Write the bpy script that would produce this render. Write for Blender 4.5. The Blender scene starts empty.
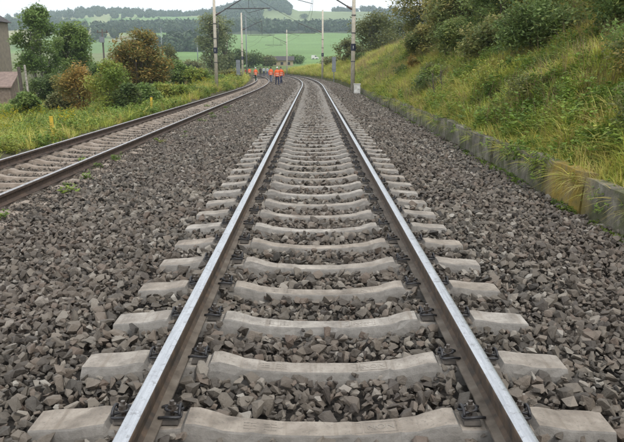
import bpy, bmesh, math, random
import numpy as np
from mathutils import Vector, Matrix

SC = bpy.context.scene
COL = SC.collection
R = math.radians
rnd = random.Random(7)
rng = np.random.default_rng(11)

# ------------------------------------------------------------------ camera
FPX, IW, IH = 660.0, 624.0, 442.0
PITCH = math.atan(154.0 / FPX)
CAM = np.array([-0.05, 0.0, 1.50])
cd = bpy.data.cameras.new('camera'); cam = bpy.data.objects.new('camera', cd); COL.objects.link(cam)
cam.location = CAM; cam.rotation_euler = (math.pi / 2 - PITCH, 0, 0)
cd.sensor_width = 36.0; cd.lens = FPX / IW * 36.0
cd.clip_start = 0.05; cd.clip_end = 20000
SC.camera = cam

# ------------------------------------------------------------------ world, sun, exposure
SUN_EL, SUN_AZ = R(52), R(150)          # azimuth measured from +Y towards +X
w = bpy.data.worlds.new('World'); SC.world = w; w.use_nodes = True
nt = w.node_tree; nt.nodes.clear()
sky = nt.nodes.new('ShaderNodeTexSky'); sky.sky_type = 'NISHITA'; sky.sun_disc = False
sky.sun_elevation = SUN_EL; sky.sun_rotation = SUN_AZ; sky.dust_density = 4.0; sky.air_density = 1.0
mixw = nt.nodes.new('ShaderNodeMix'); mixw.data_type = 'RGBA'
mixw.inputs[0].default_value = 0.82
cloud = nt.nodes.new('ShaderNodeRGB'); cloud.outputs[0].default_value = (12.6, 12.8, 13.0, 1)
nt.links.new(sky.outputs[0], mixw.inputs[6]); nt.links.new(cloud.outputs[0], mixw.inputs[7])
bg = nt.nodes.new('ShaderNodeBackground'); bg.inputs[1].default_value = 0.119
nt.links.new(mixw.outputs[2], bg.inputs[0])
wo = nt.nodes.new('ShaderNodeOutputWorld'); nt.links.new(bg.outputs[0], wo.inputs[0])
sd = bpy.data.lights.new('sun', 'SUN'); sd.energy = 1.5; sd.angle = R(10); sd.color = (1.0, 0.96, 0.9)
sun = bpy.data.objects.new('sun', sd); COL.objects.link(sun)
sdir = Vector((math.sin(SUN_AZ) * math.cos(SUN_EL), math.cos(SUN_AZ) * math.cos(SUN_EL), math.sin(SUN_EL)))
sun.rotation_euler = sdir.to_track_quat('Z', 'Y').to_euler(); sun.location = (0, -20, 60)
vs = SC.view_settings
vs.view_transform = 'Standard'; vs.look = 'None'; vs.gamma = 1.0; vs.exposure = 0.0; vs.use_curve_mapping = False
cy = SC.cycles
cy.use_denoising = True; cy.max_bounces = 4; cy.diffuse_bounces = 2; cy.use_adaptive_sampling = True; cy.adaptive_threshold = .025; cy.glossy_bounces = 2
cy.transmission_bounces = 3; cy.transparent_max_bounces = 6; cy.volume_bounces = 2
cy.sample_clamp_indirect = 6.0

# ------------------------------------------------------------------ geometry of the line
Y0C, RAD = 46.0, 560.0
T2 = -4.86            # centre of the lower neighbouring track
T2Z = -0.275
def cx(Y):
    """lateral position of the main track's centre line (curves left after Y0C)"""
    Y = np.asarray(Y, float)
    q = np.clip(Y - Y0C, 0, 160)
    base = -q * q / (2 * RAD)
    return base - np.clip(Y - Y0C - 160, 0, None) * (160 / RAD)
def slope(Y): return -min(max(Y - Y0C, 0), 160) / RAD
def at(u, v, Y):
    """point on the plane at ground distance Y seen at photo pixel (u, v)"""
    c, s = math.cos(PITCH), math.sin(PITCH)
    rx, ru = (u - IW / 2) / FPX, (IH / 2 - v) / FPX
    dx, dy, dz = rx, c + ru * s, -s + ru * c
    t = Y / dy
    return Vector((CAM[0] + dx * t, Y, CAM[2] + dz * t))
def sm(a, b, x):
    t = np.clip((np.asarray(x, float) - a) / (b - a), 0, 1)
    return t * t * (3 - 2 * t)

# cheap smooth value noise on numpy arrays
_perm = rng.random((256, 256))
def vnoise(x, y):
    x = np.asarray(x, float); y = np.asarray(y, float)
    xi = np.floor(x).astype(int); yi = np.floor(y).astype(int)
    fx = x - xi; fy = y - yi
    fx = fx * fx * (3 - 2 * fx); fy = fy * fy * (3 - 2 * fy)
    g = lambda i, j: _perm[i % 256, j % 256]
    return (g(xi, yi) * (1 - fx) + g(xi + 1, yi) * fx) * (1 - fy) + (g(xi, yi + 1) * (1 - fx) + g(xi + 1, yi + 1) * fx) * fy
def fbm(x, y):
    return vnoise(x, y) * .55 + vnoise(x * 2.1 + 7, y * 2.1 + 3) * .28 + vnoise(x * 4.3 + 1, y * 4.3 + 9) * .17

RX = np.array([-400, 20, 50, 75, 100, 130, 160, 190, 210, 225, 240, 255, 272, 285, 292, 300, 340, 420, 500, 1000.])
RV = np.array([20, 19, 17, 14.5, 13, 14.5, 16.5, 17, 15, 12.5, 8, 5.5, 5, 6.5, 12, 12.5, 13, 12, 11, 11.])
PY = np.array([0, 120, 150, 200, 250, 300, 450, 700, 820.])
PP = np.array([-12, -9, -6, 0.8, 3.2, 5.5, 15.5, 32.5, 36.5])
def bank_crest(Y): return np.interp(Y, [0, 46, 62, 95, 140], [6.5, 5.6, 3.7, 1.5, 1.0])
def ground(X, Y):
    X = np.asarray(X, float); Y = np.asarray(Y, float)
    d = X - cx(Y)
    left = np.interp(d, [-400, -40, -14, -9.5, -7.4, -6.9, -6.3, 0, 3.1, 3.2, 3.3],
                     [-2.2, -1.3, -1.2, -.85, -.52, -.62, -.8, -.8, -.6, -.5, .12])
    berm = np.interp(d, [-16, -9.5, -8.2, -7.5, -6.9], [0, .5, .55, .35, 0]) * sm(34, 52, Y)
    raw = .12 + .61 * (d - 3.3)
    cr = bank_crest(Y)
    bank = np.where(raw < cr, raw, cr + (raw - cr) * .12)
    bank = np.minimum(bank, cr + 3.5)
    bump = (fbm(X * .55, Y * .55) - .5) * .8 + (fbm(X * 1.9 + 20, Y * 1.9) - .5) * .16
    near = np.where(d > 3.3, bank + bump * sm(3.4, 4.8, d), left + berm + bump * .4 * sm(-7.2, -9, d))
    a = 312 + 677.6 * X / np.maximum(Y, 30)
    top = 67 - np.interp(a, RX, RV)
    p = np.interp(Y, PY, PP)
    t = sm(820, 1400, Y)
    p = np.where(Y > 820, 36.5 + (top - 36.5) * t, p)
    Yc = np.minimum(Y, 1450)
    far = 1.5 + p * Yc / 695.0 - np.clip(Y - 1550, 0, None) * .03
    far = far + (fbm(X * .012, Y * .012) - .5) * 8 * sm(350, 900, Y)
    k = sm(115, 190, Y)
    return near * (1 - k) + far * k
def gz(x, y): return float(ground(np.array([x]), np.array([y]))[0])

def ballast(d, Y=0):
    d = np.asarray(d, float)
    return np.interp(d, [-7.1, -6.75, -6.2, -6.0, -5.6, -5.3, -4.4, -4.1, -3.95, -3.3, -2.7, -1.7, -1.35, -1.2, -.9, -.62, -.5, .5, .62, .9, 1.2, 1.35, 1.9, 3.3],
                     [-.62, -.55, -.40, -.34, -.31, -.335, -.335, -.30, -.265, -.265, -.25, -.10, -.035, -.03, -.03, -.03, -.062, -.062, -.03, -.03, -.03, -.035, -.075, -.20])

# ------------------------------------------------------------------ helpers
def link(o, parent=None):
    COL.objects.link(o)
    if parent is not None: o.parent = parent
    return o
def empty(name, loc=(0, 0, 0), rz=0):
    o = bpy.data.objects.new(name, None); o.location = loc; o.rotation_euler = (0, 0, rz); o.empty_display_size = .2
    return link(o)
def tag(o, label=None, cat=None, group=None, kind=None):
    if label: o['label'] = label
    if cat: o['category'] = cat
    if group: o['group'] = group
    if kind: o['kind'] = kind
    return o
def mesh(name, V, F, mats=(), mi=None, smooth=False):
    me = bpy.data.meshes.new(name); me.from_pydata([tuple(v) for v in V], [], [tuple(f) for f in F])
    for m in (mats if isinstance(mats, (list, tuple)) else [mats]): me.materials.append(m)
    if mi is not None: me.polygons.foreach_set('material_index', np.asarray(mi, np.int32))
    if smooth: me.polygons.foreach_set('use_smooth', np.ones(len(me.polygons), bool))
    me.update(); return me
def obj(name, me, parent=None, loc=(0, 0, 0), rot=(0, 0, 0)):
    o = bpy.data.objects.new(name, me); o.location = loc; o.rotation_euler = rot
    return link(o, parent)
class MB:
    """collects boxes, tubes and prisms into one mesh"""
    def __init__(s): s.V = []; s.F = []; s.M = []
    def add(s, V, F, m=0):
        n = len(s.V); s.V += [tuple(v) for v in V]; s.F += [tuple(i + n for i in f) for f in F]; s.M += [m] * len(F); return s
    def box(s, c, size, m=0, rz=0, taper=1.0):
        hx, hy, hz = size[0] / 2, size[1] / 2, size[2] / 2; V = []
        for sz in (-1, 1):
            t = taper if sz > 0 else 1
            for sx, sy in ((-1, -1), (1, -1), (1, 1), (-1, 1)):
                x, y = sx * hx * t, sy * hy * t
                V.append((c[0] + x * math.cos(rz) - y * math.sin(rz), c[1] + x * math.sin(rz) + y * math.cos(rz), c[2] + sz * hz))
        return s.add(V, [(3, 2, 1, 0), (4, 5, 6, 7), (0, 1, 5, 4), (1, 2, 6, 5), (2, 3, 7, 6), (3, 0, 4, 7)], m)
    def tube(s, path, radii, n=8, m=0, caps=True):
        P = [Vector(p) for p in path]; V = []; F = []
        if not hasattr(radii, '__len__'): radii = [radii] * len(P)
        up = Vector((0.13, 0.21, 1)).normalized()
        for i, p in enumerate(P):
            t = (P[min(i + 1, len(P) - 1)] - P[max(i - 1, 0)]).normalized()
            a = up.cross(t)
            if a.length < .05: a = Vector((1, 0, 0)).cross(t)
            a.normalize(); b = t.cross(a)
            for k in range(n):
                th = 2 * math.pi * k / n
                V.append(p + (a * math.cos(th) + b * math.sin(th)) * radii[i])
        for i in range(len(P) - 1):
            for k in range(n):
                k2 = (k + 1) % n
                F.append((i * n + k, i * n + k2, (i + 1) * n + k2, (i + 1) * n + k))
        if caps:
            F.append(tuple(range(n - 1, -1, -1))); F.append(tuple((len(P) - 1) * n + k for k in range(n)))
        return s.add(V, F, m)
    def me(s, name, mats, smooth=False): return mesh(name, s.V, s.F, mats, s.M, smooth)
    def build(s, name, mats, parent=None, smooth=False, loc=(0, 0, 0), rot=(0, 0, 0)):
        return obj(name, s.me(name, mats, smooth), parent, loc, rot)

# ------------------------------------------------------------------ materials
def nodes(name):
    m = bpy.data.materials.new(name); m.use_nodes = True; t = m.node_tree
    b = t.nodes['Principled BSDF']; return m, t, b
def N(t, typ, **kw):
    n = t.nodes.new(typ)
    for k, v in kw.items(): setattr(n, k, v)
    return n
def ramp(t, fac, stops):
    r = N(t, 'ShaderNodeValToRGB'); e = r.color_ramp.elements
    while len(e) < len(stops): e.new(.5)
    for i, (p, c) in enumerate(stops):
        e[i].position = p; e[i].color = (*c, 1)
    t.links.new(fac, r.inputs[0]); return r.outputs[0]
def noise(t, vec, scale, detail=6, rough=.6):
    n = N(t, 'ShaderNodeTexNoise'); n.inputs['Scale'].default_value = scale
    n.inputs['Detail'].default_value = detail; n.inputs['Roughness'].default_value = rough
    if vec is not None: t.links.new(vec, n.inputs['Vector'])
    return n.outputs[0]
def mix(t, fac, a, b, mode='MIX'):
    n = N(t, 'ShaderNodeMix', data_type='RGBA', blend_type=mode)
    for sock, v in ((n.inputs[0], fac), (n.inputs[6], a), (n.inputs[7], b)):
        if hasattr(v, 'links'): t.links.new(v, sock)
        else: sock.default_value = (*v, 1) if isinstance(v, tuple) else v
    return n.outputs[2]
def mathn(t, op, a, b=0.0):
    n = N(t, 'ShaderNodeMath', operation=op)
    for s, v in ((n.inputs[0], a), (n.inputs[1], b)):
        if hasattr(v, 'links'): t.links.new(v, s)
        else: s.default_value = v
    return n.outputs[0]
def bump(t, b, h, strength=.4, dist=.01):
    n = N(t, 'ShaderNodeBump'); n.inputs['Strength'].default_value = strength; n.inputs['Distance'].default_value = dist
    t.links.new(h, n.inputs['Height']); t.links.new(n.outputs[0], b.inputs['Normal'])
def pos(t): return N(t, 'ShaderNodeNewGeometry').outputs['Position']
def plain(name, c1, c2=None, rough=.7, scale=8, metal=0.0, bmp=.2, dist=.01, lo=.35, hi=.65, obj_space=False):
    m, t, b = nodes(name); c2 = c2 or tuple(x * .7 for x in c1)
    p = N(t, 'ShaderNodeTexCoord').outputs['Object'] if obj_space else pos(t)
    n = noise(t, p, scale)
    t.links.new(ramp(t, n, [(lo, c2), (hi, c1)]), b.inputs['Base Color'])
    b.inputs['Roughness'].default_value = rough; b.inputs['Metallic'].default_value = metal
    if bmp: bump(t, b, noise(t, p, scale * 5), bmp, dist)
    return m
M = {}
# crushed stone: colour by stone, grime by place, fine relief
m, t, b = nodes('crushed_stone'); p = pos(t)
oi = N(t, 'ShaderNodeObjectInfo').outputs['Random']
c = ramp(t, oi, [(0, (.018, .017, .016)), (.2, (.048, .043, .036)), (.45, (.098, .085, .069)), (.66, (.165, .145, .118)), (.8, (.115, .082, .062)), (.9, (.22, .195, .16)), (1, (.33, .31, .275))])
sx = N(t, 'ShaderNodeSeparateXYZ'); t.links.new(p, sx.inputs[0])
big = noise(t, p, .55, 2); c = mix(t, ramp(t, big, [(.38, (0, 0, 0)), (.6, (.8, .8, .8))]), c, mix(t, .5, c, (.10, .074, .060)))
c = mix(t, mathn(t, 'MULTIPLY', noise(t, p, 30, 2), .55), c, mix(t, .5, c, (.28, .255, .22)))
t.links.new(c, b.inputs['Base Color']); b.inputs['Roughness'].default_value = .68; b.inputs['Specular IOR Level'].default_value = .3
bump(t, b, noise(t, p, 75, 2), .6, .008); M['stone'] = m
M['ballast_base'] = plain('ballast_bed', (.085, .072, .060), (.028, .024, .02), .95, 22, bmp=1.0, dist=.05)  # dark dirt, darkened further to put gap shade between stones into the colour
m, t, b = nodes('concrete_sleeper'); p = pos(t)
oi = N(t, 'ShaderNodeObjectInfo').outputs['Random']
c = ramp(t, noise(t, p, 7, 8, .65), [(.3, (.18, .165, .147)), (.5, (.35, .323, .287)), (.7, (.50, .467, .422))])
c = mix(t, ramp(t, oi, [(.0, (0, 0, 0)), (1, (.7, .7, .7))]), c, mix(t, 1.0, c, (.80, .72, .64), 'MULTIPLY'))
c = mix(t, ramp(t, noise(t, p, 2.3, 4), [(.48, (0, 0, 0)), (.7, (.55, .55, .55))]), c, (.22, .185, .15))
mp = N(t, 'ShaderNodeMapping'); mp.inputs['Scale'].default_value = (26, 1.2, 3); t.links.new(p, mp.inputs[0])
c = mix(t, ramp(t, noise(t, mp.outputs[0], 1.0, 4), [(.54, (0, 0, 0)), (.70, (.6, .6, .6))]), c, (.20, .165, .13))
c = mix(t, ramp(t, noise(t, p, 60, 3), [(.58, (0, 0, 0)), (.68, (.6, .6, .6))]), c, (.17, .155, .135))
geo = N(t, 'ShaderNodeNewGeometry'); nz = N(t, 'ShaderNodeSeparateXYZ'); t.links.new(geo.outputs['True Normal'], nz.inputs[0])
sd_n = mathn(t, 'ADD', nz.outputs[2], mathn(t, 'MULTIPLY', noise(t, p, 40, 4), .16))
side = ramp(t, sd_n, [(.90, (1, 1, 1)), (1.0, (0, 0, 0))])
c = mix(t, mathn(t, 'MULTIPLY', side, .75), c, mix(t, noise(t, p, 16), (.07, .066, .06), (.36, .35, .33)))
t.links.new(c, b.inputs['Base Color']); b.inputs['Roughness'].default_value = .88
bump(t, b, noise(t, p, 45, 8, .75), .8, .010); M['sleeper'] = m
m, t, b = nodes('old_sleeper_concrete'); p = pos(t)
c = ramp(t, noise(t, p, 5, 8, .65), [(.3, (.16, .125, .095)), (.55, (.30, .25, .205)), (.75, (.40, .345, .295))])
t.links.new(c, b.inputs['Base Color']); b.inputs['Roughness'].default_value = .9
bump(t, b, noise(t, p, 60, 6, .7), .4, .006); M['sleeper2'] = m
# rails
m, t, b = nodes('worn_steel'); tc = pos(t)
mp = N(t, 'ShaderNodeMapping'); mp.inputs['Scale'].default_value = (60, 3.0, 60); t.links.new(tc, mp.inputs[0])
n1 = noise(t, mp.outputs[0], 1.0, 6, .7); n2 = noise(t, tc, 55, 5, .7)
c = mix(t, n2, ramp(t, n1, [(.3, (.30, .315, .34)), (.6, (.68, .70, .73))]), (.48, .50, .53))
c = mix(t, ramp(t, noise(t, tc, 26, 6, .75), [(.54, (0, 0, 0)), (.64, (.8, .8, .8))]), c, (.28, .28, .29))
t.links.new(c, b.inputs['Base Color']); b.inputs['Metallic'].default_value = .85
t.links.new(ramp(t, n2, [(.3, (.22, .22, .22)), (.7, (.45, .45, .45))]), b.inputs['Roughness'])
bump(t, b, n2, .12, .004); M['steel'] = m
M['dullsteel'] = plain('dull_running_steel', (.52, .53, .55), (.24, .22, .21), .45, 18, metal=.6, bmp=.2, dist=.003)
M['railside'] = plain('rail_rust', (.115, .078, .052), (.045, .036, .029), .8, 14, bmp=.35, dist=.003)
m, t, b = nodes('rail_dust'); tc = pos(t)
c = ramp(t, noise(t, tc, 9, 7), [(.3, (.075, .06, .046)), (.55, (.15, .125, .10)), (.75, (.20, .175, .145))])
t.links.new(c, b.inputs['Base Color']); b.inputs['Roughness'].default_value = .9; bump(t, b, noise(t, tc, 120), .3, .003); M['railfoot'] = m
M['oldrail'] = plain('old_rail_side', (.11, .075, .055), (.05, .036, .029), .85, 10, bmp=.3, dist=.003)
M['clip'] = plain('spring_steel', (.075, .075, .08), (.03, .03, .033), .5, 40, metal=.5, bmp=.2, dist=.002)
M['nut'] = plain('nut_steel', (.24, .22, .20), (.08, .062, .05), .45, 60, metal=.7, bmp=.2, dist=.002)
M['pad'] = plain('guide_plate', (.13, .115, .10), (.06, .054, .048), .8, 20)
# wall
m, t, b = nodes('wall_concrete'); p = pos(t)
c = ramp(t, noise(t, p, 2.2, 8, .7), [(.3, (.06, .055, .042)), (.5, (.18, .165, .13)), (.7, (.33, .31, .26))])
mp = N(t, 'ShaderNodeMapping'); mp.inputs['Scale'].default_value = (6, 6, .8); t.links.new(p, mp.inputs[0])
c = mix(t, ramp(t, noise(t, mp.outputs[0], 1.0, 5), [(.5, (0, 0, 0)), (.68, (.75, .75, .75))]), c, (.09, .085, .06))
c = mix(t, ramp(t, noise(t, p, 3.3, 6), [(.44, (0, 0, 0)), (.58, (.8, .8, .8))]), c, (.07, .078, .028))
sp = N(t, 'ShaderNodeSeparateXYZ'); t.links.new(p, sp.inputs[0])
d1 = mathn(t, 'ABSOLUTE', mathn(t, 'SUBTRACT', sp.outputs[1], 8.15))
d1 = mathn(t, 'ADD', d1, mathn(t, 'MULTIPLY', noise(t, p, 4.5, 6), 1.5))
lich = ramp(t, d1, [(.95, (1, 1, 1)), (1.0, (0, 0, 0))]) if False else ramp(t, mathn(t, 'MULTIPLY', d1, .4), [(.46, (1, 1, 1)), (.66, (0, 0, 0))])
c = mix(t, mathn(t, 'MULTIPLY', lich, ramp(t, noise(t, p, 9, 5, .7), [(.3, (.25, .25, .25)), (.6, (.95, .95, .95))])), c, mix(t, noise(t, p, 11), (.17, .12, .02), (.46, .32, .04)))
t.links.new(c, b.inputs['Base Color']); b.inputs['Roughness'].default_value = .92
bump(t, b, noise(t, p, 22, 8, .7), .6, .02); M['wall'] = m
# vegetation
def leafmat(name, tr=.42):
    m, t, b = nodes(name)
    a = N(t, 'ShaderNodeAttribute'); a.attribute_name = 'col'
    t.links.new(a.outputs['Color'], b.inputs['Base Color']); b.inputs['Roughness'].default_value = .55
    b.inputs['Specular IOR Level'].default_value = .3
    tl = N(t, 'ShaderNodeBsdfTranslucent'); t.links.new(a.outputs['Color'], tl.inputs[0])
    ms = N(t, 'ShaderNodeMixShader'); ms.inputs[0].default_value = tr
    t.links.new(b.outputs[0], ms.inputs[1]); t.links.new(tl.outputs[0], ms.inputs[2])
    t.links.new(ms.outputs[0], t.nodes['Material Output'].inputs[0]); return m
M['leaf'] = leafmat('leaves')
def tintmat(name, stops, tr=.3, rough=.6):
    """colour of one plant by its own random number, patches by place, times the blade colour"""
    m, t, b = nodes(name)
    oi = N(t, 'ShaderNodeObjectInfo').outputs['Random']; p = pos(t)
    f = mathn(t, 'ADD', mathn(t, 'MULTIPLY', oi, .4), mathn(t, 'MULTIPLY', ramp(t, noise(t, p, .7, 2), [(.36, (0, 0, 0)), (.64, (1, 1, 1))]), .6))
    c = ramp(t, f, stops)
    a = N(t, 'ShaderNodeAttribute'); a.attribute_name = 'col'
    c = mix(t, 1.0, c, a.outputs['Color'], 'MULTIPLY')
    t.links.new(c, b.inputs['Base Color']); b.inputs['Roughness'].default_value = rough
    b.inputs['Specular IOR Level'].default_value = .3
    tl = N(t, 'ShaderNodeBsdfTranslucent'); t.links.new(c, tl.inputs[0])
    ms = N(t, 'ShaderNodeMixShader'); ms.inputs[0].default_value = tr
    t.links.new(b.outputs[0], ms.inputs[1]); t.links.new(tl.outputs[0], ms.inputs[2])
    t.links.new(ms.outputs[0], t.nodes['Material Output'].inputs[0]); return m
M['grass'] = tintmat('grass_blades', [(0, (.20, .27, .045)), (.35, (.35, .42, .075)), (.62, (.49, .49, .12)), (.85, (.52, .45, .17)), (1, (.52, .40, .22))])
M['weed'] = tintmat('weed_leaves', [(0, (.08, .14, .03)), (.4, (.15, .24, .045)), (.75, (.24, .32, .065)), (1, (.36, .33, .08))])
M['flower'] = tintmat('yellow_weed', [(0, (.10, .16, .03)), (.5, (.20, .22, .045)), (1, (.30, .27, .05))])
M['drystalk'] = tintmat('dry_stalks', [(0, (.16, .11, .07)), (.5, (.25, .18, .11)), (1, (.33, .26, .17))], .1)
M['wood'] = tintmat('far_foliage', [(0, (.03, .06, .03)), (.5, (.05, .085, .04)), (.8, (.075, .11, .045)), (1, (.12, .115, .05))], .15)
M['bark'] = plain('bark', (.16, .125, .095), (.07, .055, .04), .9, 14, bmp=.6, dist=.02)
M['palebark'] = plain('pale_bark', (.50, .47, .42), (.18, .16, .14), .85, 9, bmp=.3)
M['concrete_pole'] = plain('pole_concrete', (.60, .55, .46), (.45, .41, .34), .85, 6, bmp=.2)
M['grey_metal'] = plain('grey_metal', (.26, .28, .30), (.17, .19, .21), .55, 12, metal=.4, bmp=.1)
M['dark_metal'] = plain('dark_metal', (.11, .11, .12), (.06, .06, .06), .6, 12, bmp=.1)
M['plate'] = plain('number_plate', (.018, .022, .05), (.012, .015, .03), .5, 12, bmp=0)
M['white'] = plain('white_paint', (.76, .76, .74), (.50, .49, .46), .6, 7, bmp=.1)
M['yellow'] = plain('yellow_paint', (.74, .53, .03), (.40, .28, .05), .6, 9, bmp=.2)
M['insul'] = plain('insulator', (.11, .045, .03), (.07, .03, .02), .3, 12, bmp=0)
M['glass'] = plain('dark_glass', (.03, .035, .04), (.02, .022, .025), .15, 5, bmp=0)
M['tyre'] = plain('tyre', (.025, .025, .025), None, .9, 12)
M['house'] = plain('house_render', (.25, .215, .165), (.19, .165, .13), .9, 3, bmp=.3)
M['roofdark'] = plain('dark_roof', (.09, .085, .085), (.05, .045, .045), .85, 5, bmp=.3)
M['roofpink'] = plain('shed_roof', (.27, .20, .17), (.18, .13, .11), .85, 5, bmp=.3)
M['shedwall'] = plain('shed_wall', (.24, .19, .15), (.13, .10, .08), .9, 5, bmp=.3)
M['timber'] = plain('weathered_timber', (.12, .10, .085), (.06, .05, .045), .9, 12, bmp=.4)
M['tanwall'] = plain('tan_wall', (.42, .34, .22), (.32, .26, .17), .9, 4, bmp=.2)
M['rock'] = plain('cliff_rock', (.30, .28, .26), (.16, .15, .14), .95, .05, bmp=.6, dist=2)
# ground
m, t, b = nodes('ground_cover'); p = pos(t)
a = N(t, 'ShaderNodeAttribute'); a.attribute_name = 'col'
c = mix(t, 1.0, a.outputs['Color'], ramp(t, noise(t, p, .9, 8, .7), [(.25, (.45, .45, .45)), (.7, (1.25, 1.25, 1.2))]), 'MULTIPLY')
c = mix(t, 1.0, c, ramp(t, noise(t, p, .02, 5, .6), [(.3, (.8, .8, .75)), (.7, (1.15, 1.15, 1.15))]), 'MULTIPLY')
t.links.new(c, b.inputs['Base Color']); b.inputs['Roughness'].default_value = .95
b.inputs['Specular IOR Level'].default_value = .15
bump(t, b, noise(t, p, 6, 6), .6, .06); M['ground'] = m

# ------------------------------------------------------------------ scatter: one object, many instances of a few shapes held in its own mesh
def scatter(name, variants, P, ROT, SCL, pick, mat, parent=None):
    nv = sum(len(v[0]) for v in variants); n = len(P)
    me = bpy.data.meshes.new(name)
    V = np.concatenate([np.asarray(v[0], float) for v in variants] + [P]).astype(np.float32)
    F = []; vid = np.zeros(len(V), np.int32); col = np.ones((len(V), 4), np.float32); o = 0
    for k, v in enumerate(variants):
        F += [tuple(i + o for i in f) for f in v[1]]; vid[o:o + len(v[0])] = k
        if len(v) > 2: col[o:o + len(v[0]), :3] = v[2]
        o += len(v[0])
    me.vertices.add(len(V)); me.vertices.foreach_set('co', V.ravel())
    ls = np.array([len(f) for f in F]); st = np.concatenate([[0], np.cumsum(ls)[:-1]]).astype(np.int32)
    me.loops.add(int(ls.sum())); me.loops.foreach_set('vertex_index', np.array([i for f in F for i in f], np.int32))
    me.polygons.add(len(F)); me.polygons.foreach_set('loop_start', st); me.polygons.foreach_set('use_smooth', np.zeros(len(F), bool))
    def attr(nm, typ, data, key):
        at_ = me.attributes.new(nm, typ, 'POINT'); at_.data.foreach_set(key, np.ascontiguousarray(data).ravel())
    isp = np.zeros(len(V), bool); isp[nv:] = True
    full = lambda A, d: np.concatenate([np.tile(np.asarray(d, np.float32), (nv, 1)), A.astype(np.float32)])
    attr('isp', 'BOOLEAN', isp, 'value'); attr('vid', 'INT', vid, 'value')
    attr('pick', 'INT', np.concatenate([np.zeros(nv, np.int32), pick.astype(np.int32)]), 'value')
    attr('rot', 'FLOAT_VECTOR', full(ROT, (0, 0, 0)), 'vector')
    S = SCL if SCL.ndim == 2 else np.repeat(SCL[:, None], 3, 1)
    attr('scl', 'FLOAT_VECTOR', full(S, (1, 1, 1)), 'vector')
    attr('col', 'FLOAT_COLOR', col, 'color')
    me.materials.append(mat); me.update(); me.validate()
    ob = obj(name, me, parent)
    g = bpy.data.node_groups.new(name, 'GeometryNodeTree')
    g.interface.new_socket('Geometry', in_out='INPUT', socket_type='NodeSocketGeometry')
    g.interface.new_socket('Geometry', in_out='OUTPUT', socket_type='NodeSocketGeometry')
    nn = g.nodes; gi = nn.new('NodeGroupInput'); go = nn.new('NodeGroupOutput')
    def na(nm, typ):
        x = nn.new('GeometryNodeInputNamedAttribute'); x.data_type = typ; x.inputs[0].default_value = nm
        return x.outputs[0]
    sep = nn.new('GeometryNodeSeparateGeometry'); sep.domain = 'POINT'
    g.links.new(gi.outputs[0], sep.inputs[0]); g.links.new(na('isp', 'BOOLEAN'), sep.inputs[1])
    spl = nn.new('GeometryNodeSplitToInstances'); spl.domain = 'POINT'
    g.links.new(sep.outputs[1], spl.inputs[0]); g.links.new(na('vid', 'INT'), spl.inputs['Group ID'])
    iop = nn.new('GeometryNodeInstanceOnPoints')
    g.links.new(sep.outputs[0], iop.inputs['Points']); g.links.new(spl.outputs[0], iop.inputs['Instance'])
    iop.inputs['Pick Instance'].default_value = True
    g.links.new(na('pick', 'INT'), iop.inputs['Instance Index'])
    e2r = nn.new('FunctionNodeEulerToRotation'); g.links.new(na('rot', 'FLOAT_VECTOR'), e2r.inputs[0])
    g.links.new(e2r.outputs[0], iop.inputs['Rotation']); g.links.new(na('scl', 'FLOAT_VECTOR'), iop.inputs['Scale'])
    g.links.new(iop.outputs[0], go.inputs[0])
    md = ob.modifiers.new('scatter', 'NODES'); md.node_group = g
    return ob

# ------------------------------------------------------------------ ground sheet
def far_px(X, Y): return 312 + 677.6 * X / np.maximum(Y, 30)
rowsY = np.concatenate([np.arange(-6, 60, .5), np.arange(60, 140, 1.0), np.arange(140, 320, 5), np.arange(320, 1600, 12), np.arange(1600, 3300, 120)])
dl = np.concatenate([-np.geomspace(7.2, 400, 90)[::-1], np.array([-6.9, -6.3, -3, 0, 2.8, 3.1, 3.2, 3.3]), 3.3 + np.geomspace(.25, 300, 110)])
YY, DD = np.meshgrid(rowsY, dl, indexing='ij')
sc = np.where(YY < 140, 1, 1 + (YY - 140) / 140 * .9)
XX = cx(YY) * (1 - sm(200, 500, YY)) + DD * sc
ZZ = ground(XX, YY)
nr, nc = XX.shape
V = np.stack([XX, YY, ZZ], -1).reshape(-1, 3)
idx = np.arange(nr * nc).reshape(nr, nc)
F = np.stack([idx[:-1, :-1], idx[:-1, 1:], idx[1:, 1:], idx[1:, :-1]], -1).reshape(-1, 4)
me = bpy.data.meshes.new('ground'); me.from_pydata(V.tolist(), [], F.tolist())
A = far_px(XX, YY); d_ = XX - cx(YY)
col = np.zeros((nr, nc, 4)); col[..., 3] = 1
base = np.where((d_ > 3.4)[..., None], np.array([.075, .075, .032]), np.array([.10, .105, .045]))
base = np.where(((d_ > -9.2) & (d_ < -6.5))[..., None], np.array([.11, .10, .065]), base)
fn = fbm(XX * .006 + 3, YY * .004)
pale = np.stack([.27 + .12 * fn, .30 + .06 * fn, .17 + .06 * fn], -1)
green = np.stack([.15 + .04 * fn, .25 + .05 * fn, .085 + .02 * fn], -1)
ci = np.floor((A + 30 * fbm(XX * .004, YY * .004)) / 26).astype(int); cj = np.floor((YY + 160 * fbm(XX * .003 + 5, YY * .003)) / 135).astype(int)
pal = np.array([[.30, .30, .17], [.20, .29, .12], [.34, .33, .20], [.16, .25, .10], [.24, .24, .15], [.27, .33, .16]])
pale = pal[(ci * 7 + cj * 13 + (ci * cj) % 5) % 6] * (.9 + .2 * fn)[..., None]
farc = np.where(((A > 148))[..., None], green, pale)
farc = np.where(((A > 250) & (YY > 880))[..., None], green * np.array([1.25, .95, 1.3]), farc)
farc = np.where(((A < 250) & (A > 60) & (YY > 880))[..., None], pale * np.array([.85, 1.0, .85]), farc)
farc = np.where(((A < 148) & (YY < 420))[..., None], green * np.array([1.2, .85, 1.2]), farc)
wood = ((A > 176) & (YY > 700) & (YY < 960)) | ((A > 215) & (A < 262) & (YY > 960)) | (A > 372)
farc = np.where(wood[..., None], np.array([.06, .075, .04]), farc)
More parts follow.
